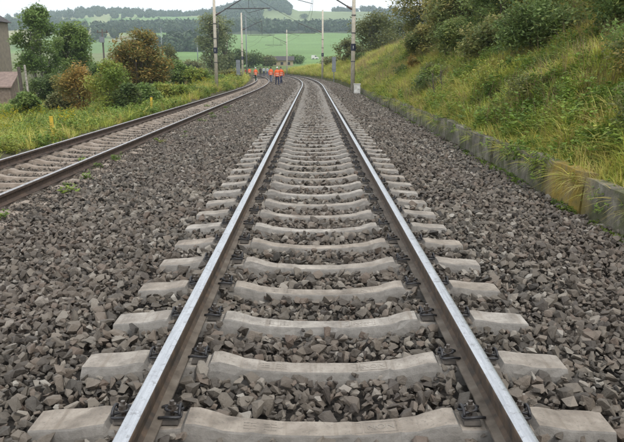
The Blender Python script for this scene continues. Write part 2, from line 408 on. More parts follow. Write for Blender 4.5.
kk = sm(150, 230, YY)[..., None]
col[..., :3] = base * (1 - kk) + farc * kk
ca = me.color_attributes.new('col', 'FLOAT_COLOR', 'POINT'); ca.data.foreach_set('color', col.astype(np.float32).ravel())
me.materials.append(M['ground']); me.polygons.foreach_set('use_smooth', np.ones(len(me.polygons), bool)); me.update()
tag(obj('ground', me), kind='structure')

# ------------------------------------------------------------------ ballast bed with its stones
Yb = np.concatenate([np.arange(-3, 60, .35), np.arange(60, 175, 1.2)])
db = np.concatenate([np.arange(-7.1, -1.4, .15), np.arange(-1.4, 1.4, .1), np.arange(1.4, 3.3, .15)])
YY, DD = np.meshgrid(Yb, db, indexing='ij')
far_drop = sm(120, 170, YY) * .0
ZZ = ballast(DD) - .055 + (fbm(DD * 4, YY * 4) - .5) * .05 + (fbm(DD * .8, YY * .5) - .5) * .05 * (np.abs(DD) > 1.4)
ZZ = ZZ + .04 * sm(30, 62, YY)
V = np.stack([DD + cx(YY), YY, ZZ], -1).reshape(-1, 3); nr, nc = YY.shape
idx = np.arange(nr * nc).reshape(nr, nc)
F = np.stack([idx[:-1, :-1], idx[:-1, 1:], idx[1:, 1:], idx[1:, :-1]], -1).reshape(-1, 4)
bed = obj('ballast_bed', mesh('ballast_bed', V, F, M['ballast_base'], smooth=True)); tag(bed, kind='structure')

def stone_shape(seed):
    r = np.random.default_rng(seed); bm = bmesh.new()
    P = r.normal(size=(int(r.integers(10, 15)), 3)); P /= (np.abs(P) ** 3.5).sum(1)[:, None] ** (1 / 3.5)
    P *= r.uniform(.70, .92, (len(P), 1)) * np.array([.62, .44 + .1 * r.random(), .30 + .12 * r.random()])
    for p_ in P: bm.verts.new(p_)
    ret = bmesh.ops.convex_hull(bm, input=bm.verts)
    bmesh.ops.delete(bm, geom=[g for g in ret['geom_interior'] if isinstance(g, bmesh.types.BMVert)], context='VERTS')
    bm.verts.ensure_lookup_table(); bm.verts.index_update()
    V = [v.co[:] for v in bm.verts]; F = [tuple(v.index for v in f.verts) for f in bm.faces]; bm.free()
    return V, F
STONES = [stone_shape(100 + i) for i in range(20)]
SLP_Y0, SLP_DY = 2.61, 0.60
SL2_Y0, SL2_DY = 3.25, 0.60
def stones_region(y0, y1, d0, d1, step, smin, smax, zoff, keep=1.0):
    ys = np.arange(y0, y1, step); ds = np.arange(d0, d1, step)
    Y, D = np.meshgrid(ys, ds, indexing='ij'); Y = Y.ravel(); D = D.ravel()
    Y = Y + rng.uniform(-.5, .5, Y.shape) * step; D = D + rng.uniform(-.5, .5, D.shape) * step
    ok = rng.random(len(Y)) < keep
    # only what the lens or a step to the side could see
    ok &= np.abs(D + cx(Y) - CAM[0]) < (Y + .8) * .56 + .5
    s = rng.uniform(0, 1, len(Y)) ** 1.7 * (smax - smin) + smin
    rs = s * .42
    f1 = np.abs((Y - SLP_Y0 + SLP_DY / 2) % SLP_DY - SLP_DY / 2); wS = np.interp(np.abs(D), [0, .35, .585, .60, .91, .925, 1.3], [.062, .066, .078, .045, .045, .085, .09]); in1 = (np.abs(D) < 1.27) & (f1 < wS + .012 + rs * .55)
    f2 = np.abs((Y - SL2_Y0 + SL2_DY / 2) % SL2_DY - SL2_DY / 2); in2 = (D - T2 < .80) & (D - T2 > -1.25) & (f2 < .10 + rs * .6)
    rail = (np.abs(np.abs(D) - .753) < .058 + rs * .7) | (np.abs(np.abs(D - T2) - .753) < .065 + rs)
    ok &= ~(in1 | in2 | rail) & (D < 3.14 - rs) & (D > -6.9)
    # the neighbouring track's bed is finer and half covered with dirt
    fine = (np.abs(D - T2) < 1.35); s = np.where(fine, s * .62, s)
    Y, D, s = Y[ok], D[ok], s[ok]
    Z = ballast(D) + .02 * ((np.abs(D) > .6) & (np.abs(D) < .91)) + zoff + rng.uniform(-.012, .014, len(D)) + (fbm(D * 3, Y * 3) - .5) * .06 * (np.abs(D) > 1.3) + (fbm(D * .8, Y * .5) - .5) * .05 * (np.abs(D) > 1.4)
    return np.stack([D + cx(Y), Y, Z], -1), s
parts = [stones_region(1.9, 7, -4.2, 3.35, .042, .030, .078, -.022),
         stones_region(1.9, 7, -4.2, 3.35, .055, .036, .100, .012, .62),
         stones_region(7, 16, -7, 3.35, .060, .045, .10, -.014), stones_region(7, 16, -7, 3.35, .10, .05, .115, .012, .6),
         stones_region(16, 30, -7, 3.35, .075, .06, .12, .0),
         stones_region(30, 62, -7, 3.35, .12, .09, .16, .0), stones_region(62, 135, -7, 3.35, .19, .13, .22, .0)]
P = np.concatenate([a for a, _ in parts]); S = np.concatenate([s for _, s in parts])
n = len(P)
ROT = np.stack([rng.normal(0, .6, n), rng.normal(0, .6, n), rng.uniform(0, 6.28, n)], -1)
pick = rng.integers(0, len(STONES), n)
# the 300 stones that show largest become single parts of the bed
zc = P[:, 1] * math.cos(PITCH) + (1.5 - P[:, 2]) * math.sin(PITCH)
u = 312 + FPX * (P[:, 0] - CAM[0]) / zc; vv = 67 + FPX * (1.5 - P[:, 2]) / (math.cos(PITCH) * zc)
vis = (u > 4) & (u < 620) & (vv < 438)
score = np.where(vis, S / zc + .5 * (P[:, 2] - ballast(P[:, 0])) / zc, 0)
big = np.argsort(-score)[:300]
smesh = [mesh('stone', v, f, M['stone']) for v, f in STONES]
for i in big:
    o = obj('stone', smesh[pick[i]], bed, P[i], ROT[i]); o.scale = (S[i] / 1.0,) * 3
rest = np.ones(n, bool); rest[big] = False
SSC = S[rest]
fill = scatter('stone_fill', STONES, P[rest], ROT[rest], SSC, pick[rest], M['stone'], bed); tag(fill, kind='stuff')
print('stones', n)

# ------------------------------------------------------------------ rails
def sweep(prof, ys, off, dz, closed):
    V = []; F = []; k = len(prof)
    for y in ys:
        sl = slope(y); nrm = 1 / math.hypot(1, sl); tx, ty = sl * nrm, nrm
        rx, ry = ty, -tx
        c0 = float(cx(y))
        for (px, pz) in prof: V.append((c0 + rx * (off + px), y + ry * (off + px), pz + dz))
    m_ = k if closed else k - 1
    for i in range(len(ys) - 1):
        for j in range(m_):
            j2 = (j + 1) % k
            F.append((i * k + j, (i + 1) * k + j, (i + 1) * k + j2, i * k + j2))
    return V, F
half = [(.0625, .016), (.0625, .026), (.026, .036), (.0085, .05), (.0085, .116), (.033, .129), (.0335, .150), (.0325, .1575), (.0295, .1615)]
body_prof = [(-x, z) for x, z in half] + [] ; body_prof = [(x, z) for x, z in half[::-1]] + [(-x, z) for x, z in half]
head_prof = [(.0295, .1615), (.026, .1631), (.015, .1645), (0, .165), (-.015, .1645), (-.026, .1631), (-.0295, .1615)]
ys = list(np.arange(-1.5, 46, 1.5)) + list(np.arange(46, 172, 1.0))
def rail(off, dz, label, side_m, foot_m, top_m='steel'):
    e = empty('rail', (off, 1.5, dz)); tag(e, label, 'rail', 'rails of the two tracks')
    sh = lambda V: [(x - off, y - 1.5, z - dz) for x, y, z in V]
    V, F = sweep(body_prof, ys, off, dz, False)
    k = len(body_prof); mi = []
    for i in range(len(ys) - 1):
        for j in range(k - 1): mi.append(1 if 6 <= j <= k - 8 else 0)
    obj('rail_body', mesh('rail_body', sh(V), F, [side_m, foot_m], mi), e)
    V, F = sweep(head_prof, ys, off, dz, False)
    obj('running_surface', mesh('running_surface', sh(V), F, M[top_m], smooth=True), e)
rail(-.7535, 0, 'bright worn rail of the main track on the side facing the neighbouring track', M['railside'], M['railfoot'])
rail(.7535, 0, 'bright worn rail of the main track on the side facing the low concrete wall', M['railside'], M['railfoot'])
rail(T2 + .7535, T2Z, 'dark rusty rail of the lower neighbouring track, beside the ballast between the tracks', M['oldrail'], M['oldrail'], 'dullsteel')
rail(T2 - .7535, T2Z, 'dark rusty rail of the lower neighbouring track, beside the weeds and bushes', M['oldrail'], M['oldrail'], 'dullsteel')

# ------------------------------------------------------------------ sleepers
def sleeper_mesh(name, mat, seed):
    r = random.Random(seed)
    st = [(1.262, -.065, .064), (1.25, -.008, .086), (1.20, -.002, .090), (1.06, .004, .090), (.965, .020, .086), (.925, .022, .080), (.905, -.004, .082), (.60, -.004, .080), (.582, .020, .074), (.54, .020, .074), (.46, -.002, .069), (.42, -.016, .067), (.34, -.0265, .064), (.16, -.0415, .060), (0, -.043, .060)]
    st = [(-x, z, w_) for x, z, w_ in st] + [(x, z, w_) for x, z, w_ in st[::-1]][1:]
    xs = [q[0] for q in st]; dense = sorted(set(xs + [x for x in np.arange(-1.2, 1.21, .06) if min(abs(x - q) for q in xs) > .02]))
    st = [(x, float(np.interp(x, xs, [q[1] for q in st])), float(np.interp(x, xs, [q[2] for q in st]))) for x in dense]
    V = []; F = []; chip = 0
    for x, z, w_ in st:
        j = lambda a: r.uniform(-a, a)
        bw = w_ + .05; zb = -.21; c1 = r.uniform(.004, .014) if r.random() < .10 else 0; c2 = r.uniform(.004, .014) if r.random() < .10 else 0; zz = z + j(.0005)
        V += [(x, -bw, zb), (x, -w_ - .016 + j(.0015), z - .040), (x, -w_ - .003 + c1 + j(.001), z - .007 - c1 * .5), (x, -w_ + .003 + c1 + j(.001), zz), (x, w_ - .003 - c2 + j(.001), zz), (x, w_ + .003 - c2 + j(.001), z - .007 - c2 * .5), (x, w_ + .016 + j(.0015), z - .040), (x, bw, zb)]
    k = 8
    for i in range(len(st) - 1):
        for j_ in range(k):
            j2 = (j_ + 1) % k
            F.append((i * k + j_, (i + 1) * k + j_, (i + 1) * k + j2, i * k + j2))
    F.append(tuple(range(k - 1, -1, -1))[::-1]); F.append(tuple((len(st) - 1) * k + i for i in range(k))[::-1])
    bm = bmesh.new(); me = mesh(name, V, F, mat); bm.from_mesh(me); bmesh.ops.recalc_face_normals(bm, faces=bm.faces)
    bm.to_mesh(me); bm.free()
    return me
def clip_mesh():
    mb = MB(); z = .035
    path = [(.052, .046, z + .002), (.02, .054, z + .010), (-.03, .052, z + .004), (-.046, .036, z), (-.04, .018, z + .006), (-.005, .016, z + .016), (.022, .013, z + .02), (.03, 0, z + .02), (.022, -.013, z + .02), (-.005, -.016, z + .016), (-.04, -.018, z + .006), (-.046, -.036, z), (-.03, -.052, z + .004), (.02, -.054, z + .010), (.052, -.046, z + .002)]
    P = [Vector(p) for p in path]; Q = []
    for i in range(len(P) - 1):
        for s_ in (0, .5): Q.append(P[i].lerp(P[i + 1], s_))
    Q.append(P[-1]); Q = [Q[0]] + [(Q[i - 1] + Q[i] * 2 + Q[i + 1]) / 4 for i in range(1, len(Q) - 1)] + [Q[-1]]
    mb.tube(Q, .0065, 6)
    # loop standing up behind the bolt
    mb.tube([(-.038 + .0 * k, .040 * math.cos(a_), z + .006 + .030 * math.sin(a_)) for k, a_ in enumerate(np.linspace(0, math.pi, 9))], .007, 6)
    return mb.me('clip', M['clip'], True)
def nut_mesh():
    mb = MB()
    ring = lambda r_, z_, n_=6: [(r_ * math.cos(2 * math.pi * k / n_), r_ * math.sin(2 * math.pi * k / n_), z_) for k in range(n_)]
    mb.tube([(0, 0, .05), (0, 0, .056)], .024, 12); mb.tube([(0, 0, .056), (0, 0, .078)], .019, 6); mb.tube([(0, 0, .0), (0, 0, .094)], .010, 8)
    return mb.me('nut', M['nut'])
def plate_mesh():
    mb = MB(); mb.box((0, 0, .006), (.075, .11, .018), taper=.9); return mb.me('guide_plate', M['pad'])
CLIP, NUT, PLATE = clip_mesh(), nut_mesh(), plate_mesh()
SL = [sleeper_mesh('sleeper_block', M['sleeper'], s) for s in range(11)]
SL2 = [sleeper_mesh('sleeper_block', M['sleeper2'], s + 20) for s in range(4)]
# raised casting marks: a framed word and a row of worn bars
tc = bpy.data.curves.new('mark', 'FONT'); tc.body = 'NON'; tc.size = .052; tc.extrude = .0022; tc.align_x = 'CENTER'
to = bpy.data.objects.new('mark', tc); COL.objects.link(to); bpy.context.view_layer.update()
WORD = bpy.data.meshes.new_from_object(to.evaluated_get(bpy.context.evaluated_depsgraph_get())); WORD.materials.clear(); WORD.materials.append(M['sleeper']); WORD.name = 'casting_mark'
bpy.data.objects.remove(to)
mb = MB()
for x0, x1 in ((-.07, .07), (-.135, -.085)):
    for yy in (-.03, .052): mb.box(((x0 + x1) / 2, yy, .001), (x1 - x0, .004, .005))
    for xx in (x0, x1): mb.box((xx, .011, .001), (.004, .078, .005))
FRAME = mb.me('casting_frame', M['sleeper'])
mb = MB()
for k in range(2):
    for q in range(3): mb.box((-.05 + k * .09, -.02 + q * .022, .001), (.055, .007, .005))
    mb.box((-.05 + k * .09, .0, .001), (.006, .055, .005))
mb.box((-.005, -.031, .0005), (.15, .004, .003)); mb.box((-.05, -.026, .0005), (.004, .012, .003)); mb.box((.04, -.026, .0005), (.004, .012, .003))
BARS = mb.me('casting_bars', M['sleeper'])
nS = 0
for k in range(-1, 178):
    y = SLP_Y0 + SLP_DY * k
    e = empty('concrete_sleeper', (float(cx(y)) + rnd.uniform(-.012, .012), y, 0), math.atan(-slope(y)) * -1 * -1 + rnd.uniform(-.006, .006))
    tag(e, 'pale concrete sleeper under the two bright rails of the main track', 'sleeper', 'concrete sleepers of the main track')
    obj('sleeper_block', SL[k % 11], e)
    if y < 22:
        for sgn in (-1, 1):
            for inn in (-1, 1):
                x = sgn * (.7535 + inn * .104)
                face = math.pi if sgn * inn > 0 else 0
                obj('guide_plate', PLATE, e, (x, 0, .008))
                c_ = obj('clip', CLIP, e, (x, rnd.uniform(-.01, .01), -.002), (0, 0, face + rnd.uniform(-.08, .08)))
                obj('nut', NUT, c_, (-.002, 0, 0))
    if y < 5:
        obj('casting_mark', WORD, e, (.262, -.016, -.0332), (0, R(-4.76), 0))
        obj('casting_frame', FRAME, e, (.262, -.010, -.0345), (0, R(-4.76), 0))
        obj('casting_bars', BARS, e, (-.262, -.002, -.0345), (0, R(4.76), 0)); e['label'] = 'concrete sleeper of the main track with raised casting marks on its top'; e['group'] = 'marked sleepers of the main track'
for k in range(0, 170):
    y = SL2_Y0 + SL2_DY * k
    if y < 4.6: continue
    e = empty('concrete_sleeper', (float(cx(y)) + T2 + rnd.uniform(-.02, .02), y, T2Z + rnd.uniform(-.01, .004)), math.atan(slope(y)) * -1 + rnd.uniform(-.02, .02))
    tag(e, 'dirty concrete sleeper under the two dark rails of the lower neighbouring track', 'sleeper', 'concrete sleepers of the neighbouring track')
    obj('sleeper_block', SL2[k % 4], e)

# ------------------------------------------------------------------ retaining wall of concrete slabs
wall = empty('retaining_wall', (3.4, 14, -.2)); tag(wall, 'low mossy concrete retaining wall along the foot of the grassy bank', 'wall')
y = 3.6; k = 0
while y < 52:
    L = 1.98 + rnd.uniform(-.05, .05); r = random.Random(k); h = .27 - .12 * min(1, max(0, (y - 24) / 16)) + r.uniform(-.03, .03)
    bm = bmesh.new(); nx, nz = 7, 4; F = []; V = []
    for side in (0, 1):
        for i in range(nx + 1):
            for j in range(nz + 1):
                yy = -L / 2 + L * i / nx + (.012 if i == 0 else -.012 if i == nx else 0)
                zz = -.42 + (h + .42) * j / nz + (r.uniform(-.02, .012) if j == nz else 0)
                xx = (0 if side == 0 else .17) + (r.uniform(-.007, .007) if side == 0 else 0) + (.012 if j == nz and side == 0 else 0)
                V.append((xx, yy, zz))
    n1 = (nx + 1) * (nz + 1); ix = lambda s_, i, j: s_ * n1 + i * (nz + 1) + j
    for i in range(nx):
        for j in range(nz):
            F.append((ix(0, i, j), ix(0, i, j + 1), ix(0, i + 1, j + 1), ix(0, i + 1, j)))
            F.append((ix(1, i, j), ix(1, i + 1, j), ix(1, i + 1, j + 1), ix(1, i, j + 1)))
        F.append((ix(0, i, nz), ix(1, i, nz), ix(1, i + 1, nz), ix(0, i + 1, nz)))
    for j in range(nz):
        F.append((ix(0, 0, j), ix(1, 0, j), ix(1, 0, j + 1), ix(0, 0, j + 1)))
        F.append((ix(0, nx, j), ix(0, nx, j + 1), ix(1, nx, j + 1), ix(1, nx, j)))
    yc = y + L / 2
    o = obj('slab', mesh('slab', V, F, M['wall']), wall, (float(cx(yc)) + 3.12 + r.uniform(-.02, .025) - 3.4, yc - 14, .2), (R(r.uniform(-.8, .8)), R(r.uniform(-1, 4)), math.atan(slope(yc)) * -1 * -1 * -1 + R(r.uniform(-.5, .5))))
    y += L + .025; k += 1

# ------------------------------------------------------------------ vegetation shapes
def blade_tuft(seed, nb, h, spread, lean, wid, seg=3):
    r = np.random.default_rng(seed); V = []; F = []; C = []
    for i in range(nb):
        a = r.uniform(0, 6.28); b0 = np.array([math.cos(a), math.sin(a), 0]) * r.uniform(0, spread)
        a2 = a + r.normal(0, .8); ln = lean * r.uniform(.3, 1.3); hh = h * r.uniform(.55, 1.15); w_ = wid * r.uniform(.6, 1.2)
        side = np.array([-math.sin(a2), math.cos(a2), 0]); dr = np.array([math.cos(a2), math.sin(a2), 0]); o = len(V)
        g = r.uniform(.7, 1.25); tint = np.array([g * r.uniform(.9, 1.15), g, g * .95])
        for s_ in range(seg + 1):
            t_ = s_ / seg; c_ = b0 + dr * ln * hh * t_ ** 1.8 + np.array([0, 0, hh * (t_ - ln * .45 * t_ ** 2.2)])
            ww = w_ * (1 - t_) ** .7
            if s_ < seg: V += [c_ - side * ww, c_ + side * ww]; C += [tint, tint]
            else: V.append(c_); C.append(tint * 1.1)
        for s_ in range(seg - 1): F.append((o + 2 * s_, o + 2 * s_ + 1, o + 2 * s_ + 3, o + 2 * s_ + 2))
        F.append((o + 2 * seg - 2, o + 2 * seg - 1, o + 2 * seg))
    return np.array(V), F, np.array(C)
def leafy(seed, stems, h, leaf, nleaf, flower=0, spread=.12):
    r = np.random.default_rng(seed); V = []; F = []; C = []
    def quad(c_, d, up, l, w_, tint):
        o = len(V); s_ = np.cross(d, up); s_ /= np.linalg.norm(s_) + 1e-6
        V.extend([c_, c_ + d * l * .5 + s_ * w_, c_ + d * l, c_ + d * l * .5 - s_ * w_]); C.extend([tint] * 4); F.append((o, o + 1, o + 2, o + 3))
    for s_ in range(stems):
        b0 = np.array([r.normal(0, spread), r.normal(0, spread), 0]); tip = b0 + np.array([r.normal(0, .25) * h, r.normal(0, .25) * h, h * r.uniform(.6, 1.15)])
        o = len(V); sd_ = np.array([.004, .002, 0]); V.extend([b0 - sd_, b0 + sd_, tip]); C.extend([np.array([.8, .8, .6])] * 3); F.append((o, o + 1, o + 2))
        for i in range(nleaf):
            t_ = r.uniform(.12, 1); c_ = b0 + (tip - b0) * t_; a = r.uniform(0, 6.28)
            d = np.array([math.cos(a), math.sin(a), r.uniform(-.35, .6)]); d /= np.linalg.norm(d); g = r.uniform(.65, 1.35)
            quad(c_, d, np.array([0, 0, 1.]) + r.normal(0, .3, 3), leaf * r.uniform(.6, 1.2) * (1.15 - .5 * t_), leaf * .24, np.array([g, g, g * .9]))
        for i in range(flower):
            c_ = tip + r.normal(0, .05, 3) * np.array([1, 1, .8]); d = r.normal(0, 1, 3); d /= np.linalg.norm(d)
            quad(c_, d, r.normal(0, 1, 3), .05, .02, np.array([1.8, 1.5, .6]))
    return np.array(V), F, np.array(C)
GR_SHORT = [blade_tuft(s, 24, .26, .12, .8, .0075) for s in range(4)]
GR_LONG = [blade_tuft(40 + s, 26, .46, .10, 1.15, .008, 3) for s in range(5)]
DRY = [blade_tuft(70 + s, 14, .62, .12, .35, .004, 3) for s in range(3)]
WEEDS = [leafy(80 + s, 8, .36, .080, 16) for s in range(4)] + [leafy(90 + s, 11, .22, .065, 11, 0, .16) for s in range(3)]
YEL = [leafy(120 + s, 9, .55, .09, 9, 9, .14) for s in range(3)]

def place(name, variants, mat, n, yr, dr, smin, smax, label, cat, dens=None, tilt=.15, ypow=1.0, sink=.03, zf=None):
    Y = yr[0] + (yr[1] - yr[0]) * rng.random(n) ** ypow; D = rng.uniform(dr[0], dr[1], n)
    if dens is not None:
        ok = rng.random(n) < dens(D, Y); Y, D = Y[ok], D[ok]
    ok = np.abs(D + cx(Y)) < (Y + 1) * .56 + 1.2; Y, D = Y[ok], D[ok]
    X = D + cx(Y); Z = ground(X, Y) - sink if zf is None else zf(D, Y)
    S = rng.uniform(smin, smax, len(Y)) * (1 + .012 * Y)
    ROT = np.stack([rng.normal(0, tilt, len(Y)), rng.normal(0, tilt, len(Y)), rng.uniform(0, 6.28, len(Y))], -1)
    o = scatter(name, variants, np.stack([X, Y, Z], -1), ROT, S, rng.integers(0, len(variants), len(Y)), mat)
    tag(o, label, cat, kind='stuff'); return o
patch = lambda s, lo, hi, o=0: (lambda D, Y: sm(lo, hi, fbm(D * s + o, Y * s + o)))
place('bank_grass', GR_LONG, M['grass'], 22000, (4, 52), (3.42, 13), .55, 1.1, 'tall yellow-green grass covering the bank above the wall', 'grass',
      lambda D, Y: np.clip(1.25 - .10 * (D - 3.5), .25, 1) * (.15 + .85 * sm(.36, .54, fbm(D * 1.1, Y * 1.1))), ypow=1.35)
place('bank_turf', GR_SHORT, M['grass'], 20000, (4, 60), (3.32, 13), .6, 1.25, 'short green grass between the weeds of the bank', 'grass', ypow=1.35)
place('far_bank_grass', GR_LONG, M['grass'], 9000, (48, 150), (3.32, 14), .6, 1.1, 'grass on the bank along the outside of the curve', 'grass')
place('bank_weeds', WEEDS, M['weed'], 16000, (4, 60), (3.45, 13), .5, 1.25, 'leafy green weeds growing among the grass of the bank', 'weeds', patch(.7, .42, .62), ypow=1.35)
place('dry_grass', DRY, M['drystalk'], 6500, (5, 70), (3.4, 13), .6, 1.15, 'dry brown stalks standing among the grass of the bank', 'grass', patch(.5, .40, .55, 30), ypow=1.25)
place('wall_moss', [leafy(150 + s, 14, .07, .045, 7, 0, .07) for s in range(3)], M['weed'], 420, (4.5, 45), (3.0, 3.14), .4, .9, 'low green growth along the foot of the concrete wall', 'weeds', patch(1.1, .45, .6, 9), ypow=1.6, zf=lambda D, Y: ballast(D) - .02)
# long grass hanging over the top of the wall
nH = 950; Y = 3.8 + 40 * rng.random(nH) ** 1.5; ok = rng.random(nH) < .25 + .75 * sm(.35, .6, fbm(Y * .9, Y * 0 + 4)); Y = Y[ok]; nH = len(Y)
X = cx(Y) + rng.uniform(3.22, 3.42, nH); Z = ground(X, Y) - .04; Z = np.maximum(Z, .10)
ROT = np.stack([rng.normal(0, .25, nH), rng.uniform(-.8, -.1, nH), rng.uniform(-.6, .6, nH)], -1)
tag(scatter('hanging_grass', GR_LONG, np.stack([X, Y, Z], -1), ROT, rng.uniform(.4, .85, nH), rng.integers(0, 5, nH), M['grass']), 'long grass hanging over the top edge of the concrete wall', 'grass', kind='stuff')
nH = 150; Y = 4 + 40 * rng.random(nH) ** 1.4; ok = rng.random(nH) < sm(.4, .6, fbm(Y * .7 + 30, Y * 0 + 9)); Y = Y[ok]; nH = len(Y)
X = cx(Y) + rng.uniform(3.18, 3.4, nH); Z = np.maximum(ground(X, Y) - .03, .12)
ROT = np.stack([rng.normal(0, .3, nH), rng.uniform(-1.1, -.2, nH), rng.uniform(-.6, .6, nH)], -1)
tag(scatter('trailing_weeds', WEEDS, np.stack([X, Y, Z], -1), ROT, rng.uniform(.5, 1.0, nH), rng.integers(0, len(WEEDS), nH), M['weed']), 'leafy weeds trailing over the top edge of the concrete wall', 'weeds', kind='stuff')
# the other side of the line
place('verge_grass', GR_SHORT + GR_LONG[:2], M['grass'], 15000, (8, 75), (-22, -7.2), .6, 1.2, 'rough grass on the verge beyond the neighbouring track', 'grass', lambda D, Y: .25 + .75 * sm(.35, .6, fbm(D * .5, Y * .5)))
place('verge_weeds', WEEDS, M['weed'], 6500, (8, 80), (-20, -7.1), .6, 1.4, 'leafy weeds on the verge beyond the neighbouring track', 'weeds', patch(.45, .40, .6, 5))
place('yellow_flowers', YEL, M['flower'], 380, (12, 75), (-17, -7.9), .5, .95, 'yellow flowering weeds on the verge beyond the neighbouring track', 'weeds', patch(.35, .48, .62, 17))
place('far_verge', GR_LONG + WEEDS[:2], M['grass'], 7000, (60, 170), (-26, -7.0), .7, 1.2, 'tall grass beside the far part of the neighbouring track', 'grass')
# small plants rooted in the ballast by the neighbouring track: one by one
wm = []
for s in range(4):
    Vv, Ff, Cc = leafy(200 + s, 9, .16, .07, 12, 0, .045)
    me = mesh('leaves', Vv, Ff, M['weed']); ca = me.color_attributes.new('col', 'FLOAT_COLOR', 'POINT')
    ca.data.foreach_set('color', np.concatenate([Cc, np.ones((len(Cc), 1))], 1).astype(np.float32).ravel()); wm.append(me)
for i in range(26):
    yy = 6 + 30 * rnd.random() ** 1.3; dd = T2 + .95 + abs(rnd.gauss(0, .35))
    if rnd.random() < .2: dd = T2 + rnd.uniform(-.4, .4)
    o = obj('small_weed', wm[i % 4], None, (dd + float(cx(yy)), yy, float(ballast(dd)) - .01), (0, 0, rnd.uniform(0, 6)))
    s_ = rnd.uniform(.45, 1.05); o.scale = (s_, s_, s_ * .8)
    tag(o, 'small green weed growing in the ballast beside the dark-railed neighbouring track', 'weed', 'weeds in the ballast')

# ------------------------------------------------------------------ trees and bushes
def leaf_cloud(name, C, Rr, n, size, cols, seed, flat=.5, droop=0):
    r = np.random.default_rng(seed); C = np.asarray(C, float); Rr = np.asarray(Rr, float)
    wgt = (Rr ** 2.2); wgt /= wgt.sum(); ci = r.choice(len(C), n, p=wgt)
    d = r.normal(size=(n, 3)); d /= np.linalg.norm(d, axis=1)[:, None]
    rad = r.random(n) ** .45 * (1 + .25 * r.normal(size=n) * (r.random(n) < .3))
    P = C[ci] + d * (rad * Rr[ci])[:, None] * np.array([1, 1, .8]); P[:, 2] -= droop * rad * Rr[ci]
    a = r.normal(size=(n, 3)); a[:, 2] *= flat; a /= np.linalg.norm(a, axis=1)[:, None]
    b_ = np.cross(a, r.normal(size=(n, 3)) * np.array([.5, .5, .5]) + np.array([0, 0, 1.2])); b_ /= np.linalg.norm(b_, axis=1)[:, None] + 1e-6
    s_ = size * r.uniform(.55, 1.3, n)[:, None]
    V = np.stack([P - a * s_, P + b_ * s_ * .45, P + a * s_, P - b_ * s_ * .45], 1).reshape(-1, 3)
    cols = np.asarray(cols, float); clump = r.random(len(C))
    k = np.clip(clump[ci] * .6 + r.random(n) * .4, 0, .999) * (len(cols) - 1); k0 = k.astype(int); f = (k - k0)[:, None]
    cc = cols[k0] * (1 - f) + cols[k0 + 1] * f; cc *= r.uniform(.75, 1.25, (n, 1))
    me = bpy.data.meshes.new(name); me.vertices.add(4 * n); me.vertices.foreach_set('co', V.astype(np.float32).ravel())
    me.loops.add(4 * n); me.loops.foreach_set('vertex_index', np.arange(4 * n, dtype=np.int32))
    me.polygons.add(n); me.polygons.foreach_set('loop_start', np.arange(0, 4 * n, 4, dtype=np.int32))
    ca = me.color_attributes.new('col', 'FLOAT_COLOR', 'POINT')
    ca.data.foreach_set('color', np.concatenate([np.repeat(cc, 4, 0), np.ones((4 * n, 1))], 1).astype(np.float32).ravel())
    me.materials.append(M['leaf']); me.update(); return me
def tree(name, label, cat, base, H, W, cols, n, size, clumps=26, low=.25, bark='bark', seed=0, group=None, trunks=1, lean=0, cr=.28, droop=0, tr=.03):
    """base: foot of the trunk; H height; W crown width; low: share of bare trunk"""
    r = random.Random(seed); e = empty(name, base); tag(e, label, cat, group)
    C = []; Rr = []; zc_ = H * (low + 1) / 2; hz = H * (1 - low) / 2
    while len(C) < clumps:
        a = r.uniform(0, 6.283); q = r.random() ** .45; zz = r.uniform(-1, 1)
        rr = math.sqrt(max(0, 1 - abs(zz) ** 2.2)) * q
        rad = W * .5 * cr * r.uniform(.65, 1.35)
        sc_ = (W * .5 - rad * .7)
        C.append((math.cos(a) * rr * sc_ + lean * (zc_ + zz * hz), math.sin(a) * rr * sc_, max(zc_ + zz * (hz - rad * .6), rad * .5))); Rr.append(rad)
    obj('crown', leaf_cloud('crown', C, Rr, n, size, cols, seed + 5, droop=droop), e)
    mb = MB()
    for k in range(trunks):
        ox, oy = (r.uniform(-.15, .15) * W * .5, r.uniform(-.15, .15) * W * .5) if trunks > 1 else (0, 0)
        tx, ty = r.uniform(-.06, .06) * W + lean * H * .8 + ox * 2, r.uniform(-.06, .06) * W + oy * 2
        base_r = H * tr / math.sqrt(trunks)
        path = [Vector((ox, oy, -.35)), Vector((ox * 1.2 + r.uniform(-.02, .02) * H, oy * 1.2, H * .25)), Vector(((ox + tx) / 2 + r.uniform(-.03, .03) * H, (oy + ty) / 2, H * .55)), Vector((tx, ty, H * .88))]
        mb.tube(path, [base_r, base_r * .75, base_r * .45, base_r * .08], 7)
        for ci in r.sample(range(len(C)), min(len(C), 12 // trunks + 3)):
            c_ = Vector(C[ci]); t_ = min(max(c_.z / H - .22, .12), .75)
            seg = 0 if t_ < .28 else (1 if t_ < .62 else 2); lo_, hi_ = [(0, .28), (.28, .62), (.62, 1)][seg]
            s0 = path[seg].lerp(path[seg + 1], (t_ - lo_) / (hi_ - lo_))
            mid = s0.lerp(c_, .5) + Vector((0, 0, -.05 * H * r.random()))
            mb.tube([s0, mid, c_], [base_r * .35, base_r * .2, base_r * .06], 5)
    mb.build('trunk', M[bark], e, True)
    return e
DG = [(.07, .115, .04), (.11, .165, .055), (.15, .20, .065), (.20, .23, .08)]          # deep green
MG = [(.11, .18, .06), (.17, .26, .075), (.22, .31, .09), (.28, .32, .11)]         # fresh green
YG = [(.13, .20, .045), (.22, .30, .06), (.32, .36, .075), (.40, .36, .09)]               # yellow green
BR = [(.17, .20, .06), (.28, .24, .07), (.42, .27, .08), (.48, .32, .10)]             # turning brown
BK = [(.11, .14, .055), (.16, .185, .07), (.21, .215, .085), (.28, .24, .10)]           # dull olive
